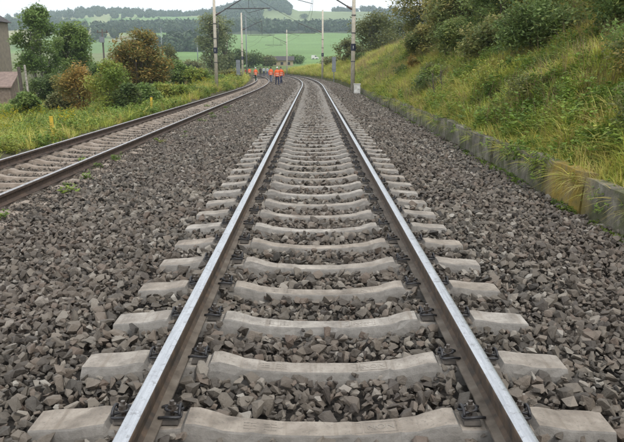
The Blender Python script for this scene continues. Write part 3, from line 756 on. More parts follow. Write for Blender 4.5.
def px_tree(name, label, cat, u, vtop, Y, wpx, cols, n, size, **kw):
    """foot on the ground at distance Y below pixel column u; crown reaches pixel row vtop"""
    p_ = at(u, vtop, Y); z0 = gz(p_.x, Y); H = p_.z - z0; W = wpx * Y / 677.0 * (1.28 if cat == 'bush' else 1.1)
    return tree(name, label, cat, (p_.x, Y, z0), H, W, cols, n, size, **kw)
px_tree('aspen_tree', 'tall slender tree with pale forked trunk and airy crown beside the brown house', 'tree', 33, 4, 56, 48, MG[:3] + [(.14, .18, .06)], 12000, .135, clumps=56, low=.14, bark='palebark', seed=1, trunks=2, cr=.30)
px_tree('leafy_tree', 'mid-height fresh green tree between the pale-trunked tree and the brown-leaved tree', 'tree', 71, 19, 62, 44, MG, 12000, .155, clumps=44, low=.04, seed=2, cr=.34)
px_tree('autumn_bush', 'brownish olive bush in front of the fresh green tree', 'bush', 77, 62, 37, 40, BR, 5500, .085, clumps=26, low=.0, seed=3, trunks=3, cr=.36)
px_tree('yellow_green_bush', 'dense yellow-green bush beside the brown-leaved tree', 'bush', 106, 60, 34, 46, YG, 8000, .075, clumps=34, low=.0, seed=4, trunks=3, cr=.36)
px_tree('autumn_tree', 'broad tree with brown and orange autumn leaves behind the yellow-green bush', 'tree', 138, 28, 47, 62, [BK[0], BR[1], BK[1], BR[2], MG[0], BR[3], BK[2]], 16000, .12, clumps=56, low=.0, seed=5, trunks=2, cr=.30)
LEFT_B = [(156, 60, 50, 34, BK, 'dull olive bush beside the broad autumn tree'), (174, 60, 60, 34, MG[:3] + BK[:1], 'fresh green bush between the autumn tree and the catenary masts'),
          (128, 84, 33, 26, DG, 'low dark green bush at the foot of the yellow-green bush'), (192, 67, 60, 30, YG, 'yellow-green bush growing along the neighbouring track'),
          (205, 69, 70, 26, BK, 'dull olive bush just beyond the nearer mast of the neighbouring track'), (229, 70, 84, 24, BR[:2] + BK[1:], 'low brownish bush in front of the tall birches'),
          (50, 74, 50, 40, DG, 'dark green bush under the tall pale-trunked tree'), (24, 92, 36, 24, MG, 'fresh green bush in front of the low shed'), (170, 80, 42, 30, YG, 'small bright bush in front of the dull olive bush'),
          (146, 54, 64, 46, DG[:3] + BK[2:], 'dark green bush behind the broad autumn tree'), (145, 84, 38, 30, MG, 'leafy green bush behind the second yellow marker post'),
          (98, 62, 58, 30, MG, 'fresh green bush filling the gap beside the broad autumn tree'), (118, 58, 56, 30, BR, 'brownish bush between the yellow-green bush and the broad autumn tree'), (62, 92, 40, 28, BK, 'low dull bush at the foot of the brownish olive bush'), (218, 76, 68, 20, MG, 'small green bush at the foot of the braced mast')]
for i, (u_, v_, Y_, w_, c_, l_) in enumerate(LEFT_B):
    px_tree('bush', l_, 'bush', u_, v_, Y_, w_, c_, 6500, .0021 * Y_ + .014, clumps=24, low=0, seed=20 + i, trunks=3, cr=.38)
px_tree('birch_tree', 'tall drooping birch behind the masts, its crown leaning outwards', 'tree', 210, 9, 128, 36, [(.16, .21, .11), (.22, .27, .13), (.27, .30, .15), (.33, .33, .16)], 7000, .27, clumps=54, low=.06, seed=40, cr=.36, droop=.35)
px_tree('birch_tree', 'narrower tall birch standing close against the drooping birch', 'tree', 223, 11, 134, 26, [(.15, .20, .10), (.21, .26, .13), (.26, .29, .14)], 5200, .27, clumps=44, low=.08, seed=41, cr=.4, droop=.35)
px_tree('autumn_tree', 'low rounded autumn tree beyond the brown-leaved tree', 'tree', 168, 44, 100, 26, BK, 3500, .2, clumps=22, low=.05, seed=42, cr=.4)
for i, (u_, v_, Y_, w_, c_, l_) in enumerate([(238, 48, 185, 20, DG, 'dark bush at the edge of the lower field, nearest the birches'), (252, 50, 190, 24, DG[:3] + BK[:1], 'broad dark bush at the edge of the lower field'),
          (267, 56, 200, 18, BK, 'small dull bush at the edge of the lower field beside the low tan building'), (295, 55, 235, 18, MG[:3], 'green bush behind the low tan building'),
          (190, 60, 160, 22, BK, 'olive bush at the foot of the birches')]):
    px_tree('bush', l_, 'bush', u_, v_, Y_, w_, c_, 2200, .35, clumps=18, low=0, seed=60 + i, trunks=2, cr=.42)
# bank side
RT = [(378, 12, 84, 60, BK[:3] + DG[:1], 'tall rounded olive tree on the crest beyond the right-hand mast', 7500, .17), (350, 38, 90, 36, BK, 'smaller olive tree beside the tall rounded one on the far bank', 4200, .17),
      (402, 18, 96, 50, BK[:3], 'dull olive tree standing behind the tall rounded one', 5000, .2), (334, 56, 104, 26, BR[:2] + BK, 'low brownish bush on the far bank beside the second mast', 2600, .17),
      (362, 58, 78, 22, DG, 'dark green bush at the foot of the tall rounded tree', 2600, .13)]
for i, (u_, v_, Y_, w_, c_, l_, n_, s_) in enumerate(RT):
    px_tree('tree' if v_ < 50 else 'bush', l_, 'tree' if v_ < 50 else 'bush', u_, v_, Y_, w_, c_, n_, s_, clumps=36, low=.02, seed=80 + i, trunks=2, cr=.32)
BK2 = [(.09, .125, .05), (.14, .17, .06), (.19, .21, .075), (.28, .24, .10)]
RB = [(6.9, 42, 5.2, 4.6, BK2, 'feathery olive bush at the end of the hedge, its edge against the open sky'), (8.2, 37, 5.2, 4.6, DG, 'dark green bush on the bank behind the feathery olive bush'),
      (6.6, 32, 3.2, 3.6, BK2, 'low olive bush on the bank in the middle of the hedge'), (8.4, 29, 4.6, 4.4, DG[:3] + BK2[:1], 'tall dark bush in the middle of the hedge on the bank'),
      (7.0, 25.5, 3.2, 3.6, DG, 'dense dark green bush on the bank above the bare saplings'), (9.6, 23, 4.6, 4.4, BK2, 'olive bush high on the bank behind the dense dark one'),
      (7.0, 20.8, 2.4, 3.0, DG[:3] + BR[1:2], 'dark bush with a few reddish leaves low on the bank'), (8.6, 18.2, 3.2, 3.8, DG, 'dark green bush high on the bank behind the reddish one'),
      (8.5, 15.0, 1.7, 3.0, MG, 'fresh green bush at the near end of the hedge'), (10.2, 16.5, 4.0, 4.2, BK2, 'tall olive bush at the near end of the hedge'),
      (6.9, 15.2, 1.7, 2.8, DG, 'low dark bramble bush on the near part of the bank'), (7.7, 12.9, 1.8, 2.8, BK2, 'low olive bush on the near part of the bank, behind the bramble'),
      (6.1, 18.6, 1.6, 2.6, DG[:3] + BK2[:1], 'low dark bush between the bramble and the reddish-leaved bush'), (5.9, 22.8, 1.6, 2.5, BK2, 'low olive bush below the dense dark green one'),
      (6.1, 28.6, 1.7, 2.6, DG[1:], 'low green bush at the lower edge of the hedge above the bare saplings'), (6.2, 36.5, 1.9, 2.8, BK2, 'low olive bush at the lower edge of the hedge, before the feathery one'),
      (11.5, 27, 5.0, 5.0, DG, 'tall dark bush at the very top of the bank'), (11.2, 34, 5.2, 5.0, BK2[:3], 'tall dull bush at the top of the bank behind the hedge'), (9.8, 47, 4.6, 4.5, DG, 'dark green bush on the crest past the feathery olive one')]
for i, (d_, Y_, H_, W_, c_, l_) in enumerate(RB):
    x_ = d_ + float(cx(Y_)); nl = int(15000 if H_ > 2.5 else 10000); c_ = [tuple(q * f for q in k) for k, f in zip(c_, (1.1, 1.3, 1.45, 1.55))] + [(.40, .38, .10)]
    tree('hedge_bush', l_, 'bush', (x_, Y_, gz(x_, Y_) - .05), H_, W_, c_, nl, .032 + .0015 * Y_, clumps=56, low=.0, seed=110 + i, trunks=4, cr=.30, tr=.02, group='bushes along the bank')
rs = random.Random(77)
for i in range(22):
    Y_ = 8.5 + 34 * rs.random() ** 1.2; d_ = rs.uniform(4.0, 6.6); x_ = d_ + float(cx(Y_)); H_ = rs.uniform(.45, 1.0); W_ = rs.uniform(.9, 1.7)
    tree('shrub', 'small leafy shrub on the slope between the concrete wall and the hedge', 'shrub', (x_, Y_, gz(x_, Y_) - .05), H_, W_, [DG, BK2, MG, YG, BR][i % 5], 1800, .022 + .0013 * Y_, clumps=22, low=0, seed=400 + i, trunks=3, cr=.38, tr=.015, group='small shrubs on the bank')
# bare saplings on the bank
for i, (u_, v0_, v1_, Y_) in enumerate([(434, 101, 70, 20.2), (441, 102, 66, 20.6)]):
    p_ = at(u_, v0_, Y_); q = at(u_ + (-1 if i == 0 else 0), v1_, Y_); z0 = gz(p_.x, Y_); h = q.z - z0
    mb = MB(); r = random.Random(i); dx = q.x - p_.x
    mb.tube([(0, 0, -.1), (dx * .3 + .02, .02, h * .4), (dx * .7 - .02, 0, h * .75), (dx, 0, h)], [.024, .02, .014, .006], 6)
    for k in range(6):
        t_ = r.uniform(.35, .95); a = r.uniform(0, 6.28); l = r.uniform(.12, .3)
        mb.tube([(dx * t_, 0, h * t_), (dx * t_ + math.cos(a) * l, math.sin(a) * l, h * t_ + l * .9)], [.009, .003], 5)
    o = mb.build('bare_sapling', M['timber'], None, loc=(p_.x, Y_, z0))
    tag(o, ['straight bare sapling stem on the bank above the wall', 'slightly taller bare sapling stem with its mate on the bank above the wall'][i], 'sapling')

# ------------------------------------------------------------------ far woods, hedges, lone trees on the hills
def far_tree_shape(seed):
    r = np.random.default_rng(seed); V = []; F = []; C = []
    n = 150; lob = r.normal(size=(5, 3)); lob /= np.linalg.norm(lob, axis=1)[:, None]; la = r.uniform(-.35, .35, 5)
    for i in range(n):
        d = r.normal(size=3); d /= np.linalg.norm(d); q = r.uniform(.7, 1.02) * (1 + sum(la[m_] * max(0, float(d @ lob[m_])) ** 3 for m_ in range(5)))
        c_ = np.array([d[0] * .42, d[1] * .42, .55 + d[2] * .45]) * np.array([q, q, q]) + r.normal(0, .03, 3)
        a = r.normal(size=3); a /= np.linalg.norm(a); b_ = np.cross(a, d); b_ /= np.linalg.norm(b_) + 1e-6; s_ = r.uniform(.09, .17); o = len(V)
        V += [c_ - a * s_, c_ + b_ * s_ * .7, c_ + a * s_, c_ - b_ * s_ * .7]; g = r.uniform(.7, 1.25); C += [np.array([g, g, g])] * 4; F.append((o, o + 1, o + 2, o + 3))
    return np.array(V), F, np.array(C)
FT = [far_tree_shape(300 + i) for i in range(5)]
def wood_pts(n, xr, yr, dens=1.0, prob=None):
    a = rng.uniform(xr[0], xr[1], n); Y = rng.uniform(yr[0], yr[1], n); X = (a - 312) / 677.6 * Y
    ok = rng.random(n) < (dens if prob is None else prob(X, Y, a)); return np.stack([X[ok], Y[ok]], -1)
W_ = {'hedgerow wood between the lower field and the upper field': [(1500, (176, 352), (725, 950), lambda X, Y, a: sm(.38, .5, fbm(X * .012, Y * .012)) * (np.abs(Y - 840 - 120 * (fbm(a * .06, a * 0) - .5)) < 45 + 130 * fbm(a * .09, a * 0 + 7) ** 1.5))],
      'wood on the top of the round hill with the cliff': [(900, (222, 291), (1180, 1430), lambda X, Y, a: sm(.3, .5, fbm(X * .01, Y * .01))), (600, (222, 262), (930, 1200), lambda X, Y, a: .8)],
      'wood along the skyline of the far pale hill': [(520, (20, 222), (1340, 1440), lambda X, Y, a: .25 + .75 * sm(.42, .55, fbm(X * .01, Y * .003))), (420, (112, 180), (760, 1000), lambda X, Y, a: sm(.40, .5, fbm(X * .013, Y * .013 + 3)))],
      'scattered hedges on the pale hillside': [(1100, (-20, 215), (480, 1330), lambda X, Y, a: sm(.53, .60, fbm(X * .016 + 9, Y * .009)))],
      'hedge across the lower field beside the birches': [(200, (170, 204), (440, 520), lambda X, Y, a: .9)],
      'wood on the ridge behind the bank': [(700, (372, 450), (480, 1380), lambda X, Y, a: .75), (150, (290, 375), (1380, 1440), lambda X, Y, a: sm(.4, .55, fbm(X * .012, Y * .002)))]}
for lab, specs in W_.items():
    Q = np.concatenate([wood_pts(n_, xr, yr, prob=pf) for n_, xr, yr, pf in specs]); k = len(Q)
    Z = ground(Q[:, 0], Q[:, 1]) - .4; h = rng.uniform(.3, 1, k) ** 1.0 * 9 + 3
    S = np.stack([h * rng.uniform(.8, 1.4, k), h * rng.uniform(.8, 1.4, k), h], -1)
    o = scatter('far_wood', FT, np.concatenate([Q, Z[:, None]], 1), np.stack([np.zeros(k), np.zeros(k), rng.uniform(0, 6.28, k)], -1), S, rng.integers(0, 5, k), M['wood'])
    tag(o, lab, 'wood', kind='stuff')
for i, (u_, v_, Y_, wp, lab) in enumerate([(304, 14, 1180, 9, 'lone round tree in the upper field'), (328, 20, 1020, 7, 'small lone tree at the lower edge of the upper field'), (84, 22, 1000, 12, 'dark clump of a tree on the pale hillside'), (98, 28, 860, 8, 'small dark tree on the pale hillside below the clump')]):
    px_tree('field_tree', lab, 'tree', u_, v_, Y_, wp, DG, 900, 1.0, clumps=14, low=.1, seed=140 + i, cr=.45)
# rock face of the round hill
p0 = at(276, 8, 1395); p1 = at(291, 11, 1395)
bm = bmesh.new(); r = random.Random(5); V = []; F = []; nx = 14
for i in range(nx + 1):
    x = p0.x + (p1.x - p0.x) * i / nx; zb = gz(x, 1395) - 4
    for j in range(4): V.append((x, 1395 + j * 3 + r.uniform(-2, 2), zb + (14 if i < nx - 1 else 9) * j / 3 + r.uniform(-1.2, 1.2)))
for i in range(nx):
    x = V[i * 4][0]
for i in range(nx + 1):
    x = V[i * 4][0]; zt = V[i * 4 + 3][2]; V.append((x, 1440, zt + 2))
for i in range(nx):
    for j in range(3): F.append((i * 4 + j, (i + 1) * 4 + j, (i + 1) * 4 + j + 1, i * 4 + j + 1))
    F.append((i * 4 + 3, (i + 1) * 4 + 3, (nx + 1) * 4 + i + 1, (nx + 1) * 4 + i))
tag(obj('cliff', mesh('cliff', V, F, M['rock'])), kind='structure')

# ------------------------------------------------------------------ masts, wires
def mast(label, X, Y, z0, ztop, rb, arm=None, plate=2.75, group='catenary masts', mat='concrete_pole', name='catenary_mast'):
    e = empty(name, (X, Y, z0)); tag(e, label, 'mast', group)
    mb = MB(); H = ztop - z0
    mb.tube([(0, 0, -.6), (0, 0, H * .5), (0, 0, H)], [rb, rb * .85, rb * .65], 14); mb.build('pole', M[mat], e, True)
    if plate:
        zp = plate - z0; mb = MB(); mb.tube([(0, 0, zp - .22), (0, 0, zp + .22)], [rb * .98 + .02] * 2, 14); pl = mb.build('number_plate', M['plate'], e)
        mb = MB(); rr = rb * .98 + .021; mb.box((-.01, -rr - .004, zp), (.03, .01, .16))
        mb.build('number_mark', M['white'], pl)
        mb = MB()
        for zz in (zp - .9, zp + .9, zp + 2.0): mb.tube([(0, 0, zz - .03), (0, 0, zz + .03)], [rb * .98 + .012] * 2, 14)
        mb.build('band', M['dark_metal'], e)
    if arm:
        xt, zlo, zmes, zreg = arm      # lateral reach to the track (relative), foot of strut, messenger height, registration height
        sgn = 1 if xt > 0 else -1; f = lambda z: z - z0
        mb = MB(); mb.tube([(0, 0, f(zlo)), (xt, 0, f(zmes))], .045, 8)
        mb.build('strut', M['dark_metal'], e)
        mb = MB(); mb.tube([(xt * .45, 0, f(zlo + (zmes - zlo) * .45)), (xt * .45, 0, f(zreg))], .02, 6)
        mb.tube([(xt * .3, 0, f(zreg)), (xt * 1.62, 0, f(zreg) + .04)], .04, 8); mb.tube([(xt, 0, f(zmes)), (xt, 0, f(zreg))], .02, 6)
        mb.tube([(xt * 1.45, 0, f(zreg)), (xt, 0, f(zreg) - .3)], .02, 6)
        mb.build('registration_arm', M['dark_metal'], e)
        mb = MB()
        for q in range(5):
            t_ = .06 + q * .025; c_ = Vector((xt * t_, 0, f(zlo + (zmes - zlo) * t_))); d_v = Vector((xt, 0, zmes - zlo)).normalized()
            mb.tube([c_ - d_v * .02, c_ + d_v * .02], .085, 10)
        mb.build('insulator', M['insul'], e)
    return e
def mast_px(label, u, Y, rb, ztop, arm=None, **kw):
    X = at(u, 67, Y).x; return mast(label, X, Y, gz(X, Y) if abs(X - float(cx(Y))) > 3.5 or X < cx(Y) - 7 else float(ballast(X - cx(Y))), ztop, rb, arm, **kw)
c44, c53, c88, c98 = [float(cx(y)) for y in (44, 53, 92, 98)]
mA = mast_px('thick pale mast beside the neighbouring track, braced arm reaching over the rails', 216, 53, .145, 8.6, (c53 + T2 - at(216, 67, 53).x, 5.3, 6.85, 5.85))
mR = mast_px('thick pale mast at the foot of the bank, white box beside it', 353, 44.5, .145, 8.6, (c44 - at(353, 67, 44.5).x, 5.05, 6.6, 5.75))
mB = mast_px('pale mast beyond the grey back of the board on the field side', 242.5, 98, .155, 9.0, (2.9, 6.6, 7.9, 5.9))
mC = mast_px('pale mast on the far bank beyond the grey board on the bank side', 322.5, 92, .15, 8.9, (-3.2, 6.0, 7.2, 5.9), plate=3.1)
mD = mast_px('distant mast in front of the lower field beside the low tan building', 287, 142, .15, 9.0, (-2.8, 6.4, 7.6, 5.9), plate=None)
mE = mast_px('distant pale mast in front of the birches', 227.5, 152, .17, 9.6, None, plate=None)
mF = mast_px('thin grey mast close behind the pale one with an arm', 246.8, 112, .10, 9.9, None, plate=None, mat='grey_metal')
def utility(label, u, v0, v1, Y, rb, cross=True, box=False):
    b0 = at(u, v1, Y); tp = at(u, v0, Y); z0 = min(gz(b0.x, Y), b0.z); e = empty('utility_pole', (b0.x, Y, z0)); tag(e, label, 'pole', 'utility poles in the fields'); H = tp.z - z0
    mb = MB(); mb.tube([(0, 0, -.5), (0, 0, H)], [rb, rb * .7], 8); mb.build('pole', M['timber'] if box else M['grey_metal'], e, True)
    if cross:
        mb = MB(); mb.box((0, 0, H - .5), (1.7, .12, .12)); mb.build('crossarm', M['timber'], e)
        mb = MB()
        for x in (-.7, 0, .7): mb.tube([(x, 0, H - .44), (x, 0, H - .2)], .06, 8)
        mb.build('insulator', M['insul'], e)
    if box:
        mb = MB(); mb.box((0, -.35, H - 1.6), (.6, .5, .85)); mb.build('transformer', M['grey_metal'], e)
utility('dark pole carrying a transformer beyond the leafy trees', 104, 29, 58, 105, .16, True, True)
utility('grey pole at the edge of the lower field, with its twin behind the bushes', 198, 40, 64, 205, .16)
utility('second grey pole at the edge of the lower field, close to the birches', 204.6, 41, 64, 215, .16)
utility('faint thin pole on the field behind the autumn tree', 161.5, 28, 42, 330, .2)
def wire(label, pts, r_=.010):
    mb = MB(); mb.tube(pts, r_, 5); tag(mb.build('overhead_wire', M['dark_metal'], None, True), label, 'wire', 'overhead wires')
def span(T, z0, sag, Y0, Y1, off=0):
    out = []
    for y in np.linspace(Y0, Y1, 7)[:-1]:
        t_ = (y - Y0) / (Y1 - Y0); out.append((float(cx(y)) + T + off, y, z0 - sag * 4 * t_ * (1 - t_)))
    return out
wire('contact wire running above the main track', span(0, 5.55, 0, -6, 44.5) + span(0, 5.55, 0, 44.5, 92) + span(0, 5.55, 0, 92, 142) + span(0, 5.55, 0, 142, 172))
wire('carrying wire running high above the main track', span(0, 6.9, .5, -6, 44.5) + span(0, 6.9, .6, 44.5, 92) + span(0, 6.9, .6, 92, 142) + [(float(cx(142)), 142, 6.9)])
wire('contact wire running above the neighbouring track', span(T2, 5.5, 0, -2, 53) + span(T2, 5.5, 0, 53, 98) + span(T2, 5.5, 0, 98, 152))
wire('carrying wire running high above the neighbouring track', span(T2, 6.85, .5, -2, 53) + span(T2, 6.85, .6, 53, 98) + span(T2, 6.85, .6, 98, 152))
aX = at(216, 67, 53).x; cX = at(322.5, 67, 92).x; dX = at(287, 67, 142).x; bX = at(242.5, 67, 98).x
wire('anchor wire crossing from the braced mast to the mast on the far bank', [(aX, 53, 8.5), (aX + (cX - aX) * .5, 72, 6.9), (cX, 92, 5.6)], .016)
wire('anchor wire crossing towards the distant mast before the lower field', [(bX, 98, 8.9), (bX + (dX - bX) * .5, 120, 7.2), (dX, 142, 5.9)], .02)
wire('thin cable hanging down the braced mast', [(aX + .28, 52.9, 5.2), (aX + .25, 52.9, 4), (aX + .16, 52.9, 2.9)], .03)

# ------------------------------------------------------------------ boards, box, marker posts
def board(label, u, v0, v1, vb, Y, wd):
    tp = at(u, v0, Y); bt = at(u, v1, Y); z0 = gz(tp.x, Y); e = empty('distance_board', (tp.x, Y, z0)); tag(e, label, 'sign', 'boards beside the line')
    mb = MB(); mb.tube([(0, .06, -.4), (0, .06, tp.z - z0 - .05)], .05, 8); mb.build('post', M['grey_metal'], e)
    mb = MB(); mb.box((0, 0, (tp.z + bt.z) / 2 - z0), (wd, .03, tp.z - bt.z)); bd = mb.build('board', M['grey_metal'], e)
    mb = MB()
    for q in (.2, .8): mb.box((0, -.03, bt.z + (tp.z - bt.z) * q - z0), (wd * .9, .03, .06))
    mb.build('stiffener', M['grey_metal'], bd)
board('grey back of a tall board on the bank side of the curve', 334, 57, 72, 78, 74, .42)
board('grey back of a tall board on the field side of the curve', 238, 60, 75, 80, 78, .46)
p_ = at(357, 93, 42); zb = float(ballast(2.9))
e = empty('cable_box', (p_.x, 42, zb - .05)); tag(e, 'white concrete cable box standing beside the thick mast at the foot of the bank', 'box')
mb = MB(); mb.box((0, 0, .33), (.38, .34, .66)); mb.build('box_body', M['white'], e)
mb = MB(); mb.box((0, 0, .68), (.43, .39, .045)); mb.build('lid', M['white'], e)
mb = MB(); mb.box((0, -.173, .36), (.3, .012, .46)); dr_ = mb.build('door', M['white'], e)
mb = MB(); mb.box((.1, -.185, .36), (.03, .015, .08)); mb.build('handle', M['dark_metal'], dr_)
for i, (u_, v0_, v1_, Y_) in enumerate([(52, 117, 133, 20.0), (151, 97, 108.5, 31.5)]):
    p_ = at(u_, v0_, Y_); z0 = gz(p_.x, Y_); h = p_.z - z0
    e = empty('marker_post', (p_.x, Y_, z0)); tag(e, ['short yellow marker post among the yellow flowering weeds', 'short yellow marker post standing before the autumn tree and its bushes'][i], 'post', 'yellow marker posts')
    mb = MB(); mb.box((0, 0, h / 2 - .1), (.10, .05, h + .2)); po = mb.build('post', M['yellow'], e); po.rotation_euler = (0, R(-3 if i == 0 else 1), 0)
    mb = MB(); mb.box((0, 0, h + .012), (.11, .06, .024)); mb.build('cap', M['yellow'] if i == 0 else M['dark_metal'], po)

# ------------------------------------------------------------------ buildings on the far left, barn and vans
pA = at(7, 17, 66); z0 = gz(pA.x - 3, 62); e = empty('brown_house', (pA.x, 62, z0)); tag(e, 'tall brown rendered house with dark roof, cut by the picture next to the pale-trunked tree', 'house')
H = pA.z - z0 - .45
mb = MB(); mb.box((-5, 2, H / 2), (10, 4, H)); mb.build('wall', M['house'], e)
mb = MB(); V = [(.3, -.4, H - .1), (-10.3, -.4, H - .1), (-10.3, 4.4, H - .1), (.3, 4.4, H - .1), (-2.2, 2, H + 2.0), (-8, 2, H + 2.0)]
mb.add(V, [(0, 4, 5, 1), (1, 5, 2), (2, 5, 4, 3), (3, 4, 0), (0, 1, 2, 3)]); rf = mb.build('roof', M['roofdark'], e)
mb = MB(); mb.box((-6, 2, H + 1.9), (.6, .6, 1.6)); mb.build('chimney', M['house'], rf)
for x in (-2.2, -5, -7.8):
    for zz in (1.7, 4.3):
        mb = MB(); mb.box((x, -.02, zz), (1.0, .1, 1.3)); wn = mb.build('window', M['white'], e); mb = MB(); mb.box((x, -.06, zz), (.82, .06, 1.12)); mb.build('pane', M['glass'], wn)
pS = at(10, 88, 46); pT = at(17, 73.5, 47.3); z0 = gz(pS.x - 1, 46); e = empty('low_shed', (pS.x, 46, z0)); tag(e, 'low shed with faded pinkish roof in front of the brown house', 'shed')
h1 = pS.z - z0; h2 = pT.z - z0
mb = MB(); L = 4.6; V = [(0, 0, 0), (-L, 0, 0), (-L, 1.3, 0), (0, 1.3, 0), (0, 0, h1), (-L, 0, h1), (-L, 1.3, h2), (0, 1.3, h2)]
mb.add(V, [(0, 1, 5, 4), (1, 2, 6, 5), (2, 3, 7, 6), (3, 0, 4, 7), (4, 5, 6, 7)]); mb.build('wall', M['shedwall'], e)
mb = MB(); q = .15; V = [(q, -q, h1 + .0), (-L - q, -q, h1), (-L - q, 1.4, h2 + .03), (q, 1.4, h2 + .03)]; V += [(x, y_, z + .09) for x, y_, z in V]
mb.add(V, [(3, 2, 1, 0), (4, 5, 6, 7), (0, 1, 5, 4), (1, 2, 6, 5), (2, 3, 7, 6), (3, 0, 4, 7)]); mb.build('roof', M['roofpink'], e)
mb = MB(); mb.box((-2.2, -.02, h1 * .42), (.9, .06, h1 * .8)); dr_ = mb.build('door', M['timber'], e)
mb = MB(); mb.box((-1.85, -.06, h1 * .45), (.05, .04, .12)); mb.build('handle', M['dark_metal'], dr_)
for u_, v0_, v1_, Y_, mt, nm, lab, rr in [(19, 67, 106, 42, 'timber', 'fence_post', 'dark weathered timber post at the corner of the low shed', .11), (25, 65, 103, 43, 'palebark', 'fence_post', 'slender pale post beside the dark timber one', .07)]:
    tp = at(u_, v0_, Y_); z0 = gz(tp.x, Y_); mb = MB(); h = tp.z - z0
    mb.tube([(0, 0, -.3), (.02, 0, h * .5), (-.03, 0, h - .03), (-.03, 0, h)], [rr, rr * .95, rr * .9, rr * .5], 9); tag(mb.build(nm, M[mt], None, loc=(tp.x, Y_, z0)), lab, 'post')
pB = at(271, 66, 205); z0 = gz(pB.x + 3, 205); Lb = 6.6; Hb = max(at(271, 62, 205).z - z0, 1.6); e = empty('tan_building', (pB.x, 205, z0)); tag(e, 'low tan building with dark roof below the lower field', 'building')
mb = MB(); mb.box((Lb / 2, 2, Hb / 2 - .3), (Lb, 4, Hb + .6)); mb.build('wall', M['tanwall'], e)
mb = MB(); V = [(-.4, -.4, Hb), (Lb + .4, -.4, Hb), (Lb + .4, 4.4, Hb), (-.4, 4.4, Hb), (-.4, 2, Hb + 1.3), (Lb + .4, 2, Hb + 1.3)]
mb.add(V, [(0, 1, 5, 4), (2, 3, 4, 5), (1, 2, 5), (3, 0, 4), (3, 2, 1, 0)]); mb.build('roof', M['roofdark'], e)
for x in (1.2, 3.3, 5.4): mb = MB(); mb.box((x, -.03, Hb * .45), (.8, .08, .8)); mb.build('window', M['glass'], e)
def van(label, u, v, Y, L):
    p_ = at(u, v, Y); z0 = gz(p_.x, Y); e = empty('white_van', (p_.x, Y, z0)); tag(e, label, 'van', 'white vans on the far road')
    V = []; prof = [(-L / 2, .35), (L / 2, .35), (L / 2, 1.0), (L / 2 - .75, 1.15), (L / 2 - 1.3, 1.95), (-L / 2 + .1, 2.0)]
    for yv in (-.9, .9): V += [(x, yv, z) for x, z in prof]
    n = len(prof); F = [tuple(range(n)), tuple(range(2 * n - 1, n - 1, -1))] + [(i, i + n, (i + 1) % n + n, (i + 1) % n) for i in range(n)]
    obj('body', mesh('body', V, F, M['white']), e)
    mb = MB(); mb.add([(L / 2 - .85, -.91, 1.2), (L / 2 - 1.9, -.91, 1.2), (L / 2 - 1.9, -.91, 1.75), (L / 2 - 1.25, -.91, 1.75)], [(0, 1, 2, 3)]); mb.build('window', M['glass'], e)
    for x in (-L / 2 + .9, L / 2 - .9):
        for yv in (-.86, .86):
            mb = MB(); mb.tube([(x, yv - .1, .34), (x, yv + .1, .34)], .34, 14); wv = mb.build('wheel', M['tyre'], e)
            mb = MB(); mb.tube([(x, yv - .115, .34), (x, yv + .115, .34)], .18, 10); mb.build('rim', M['grey_metal'], wv)
van('white van on the far road, close to the low tan building', 301, 63.5, 320, 3.0)
van('white van on the far road, close to the mast on the far bank', 315, 62, 330, 3.6)

# ------------------------------------------------------------------ people
M['skin'] = plain('skin', (.50, .30, .21), (.44, .26, .18), .6, 20, bmp=0)
M['orange'] = plain('orange_vest', (.90, .15, .03), (.78, .11, .02), .6, 12, bmp=.2)
M['navy'] = plain('navy_cloth', (.025, .035, .09), (.018, .024, .06), .85, 14, bmp=.2)
M['denim'] = plain('pale_denim', (.17, .20, .27), (.13, .15, .21), .85, 14, bmp=.2)
M['greencloth'] = plain('green_cloth', (.035, .075, .05), (.025, .05, .035), .85, 14, bmp=.2)
M['boot'] = plain('boot', (.03, .026, .022), None, .7, 14, bmp=.2)
M['hair'] = plain('hair', (.035, .025, .018), None, .8, 30, bmp=.2)
M['reflect'] = plain('reflective_band', (.72, .72, .68), (.6, .6, .56), .35, 14, bmp=0)
M['darkcloth'] = plain('dark_cloth', (.035, .035, .04), None, .85, 14, bmp=.2)
M['palecloth'] = plain('pale_cloth', (.50, .52, .55), (.40, .42, .46), .85, 14, bmp=.2)
M['redcloth'] = plain('red_cloth', (.34, .05, .04), (.25, .035, .03), .85, 14, bmp=.2)
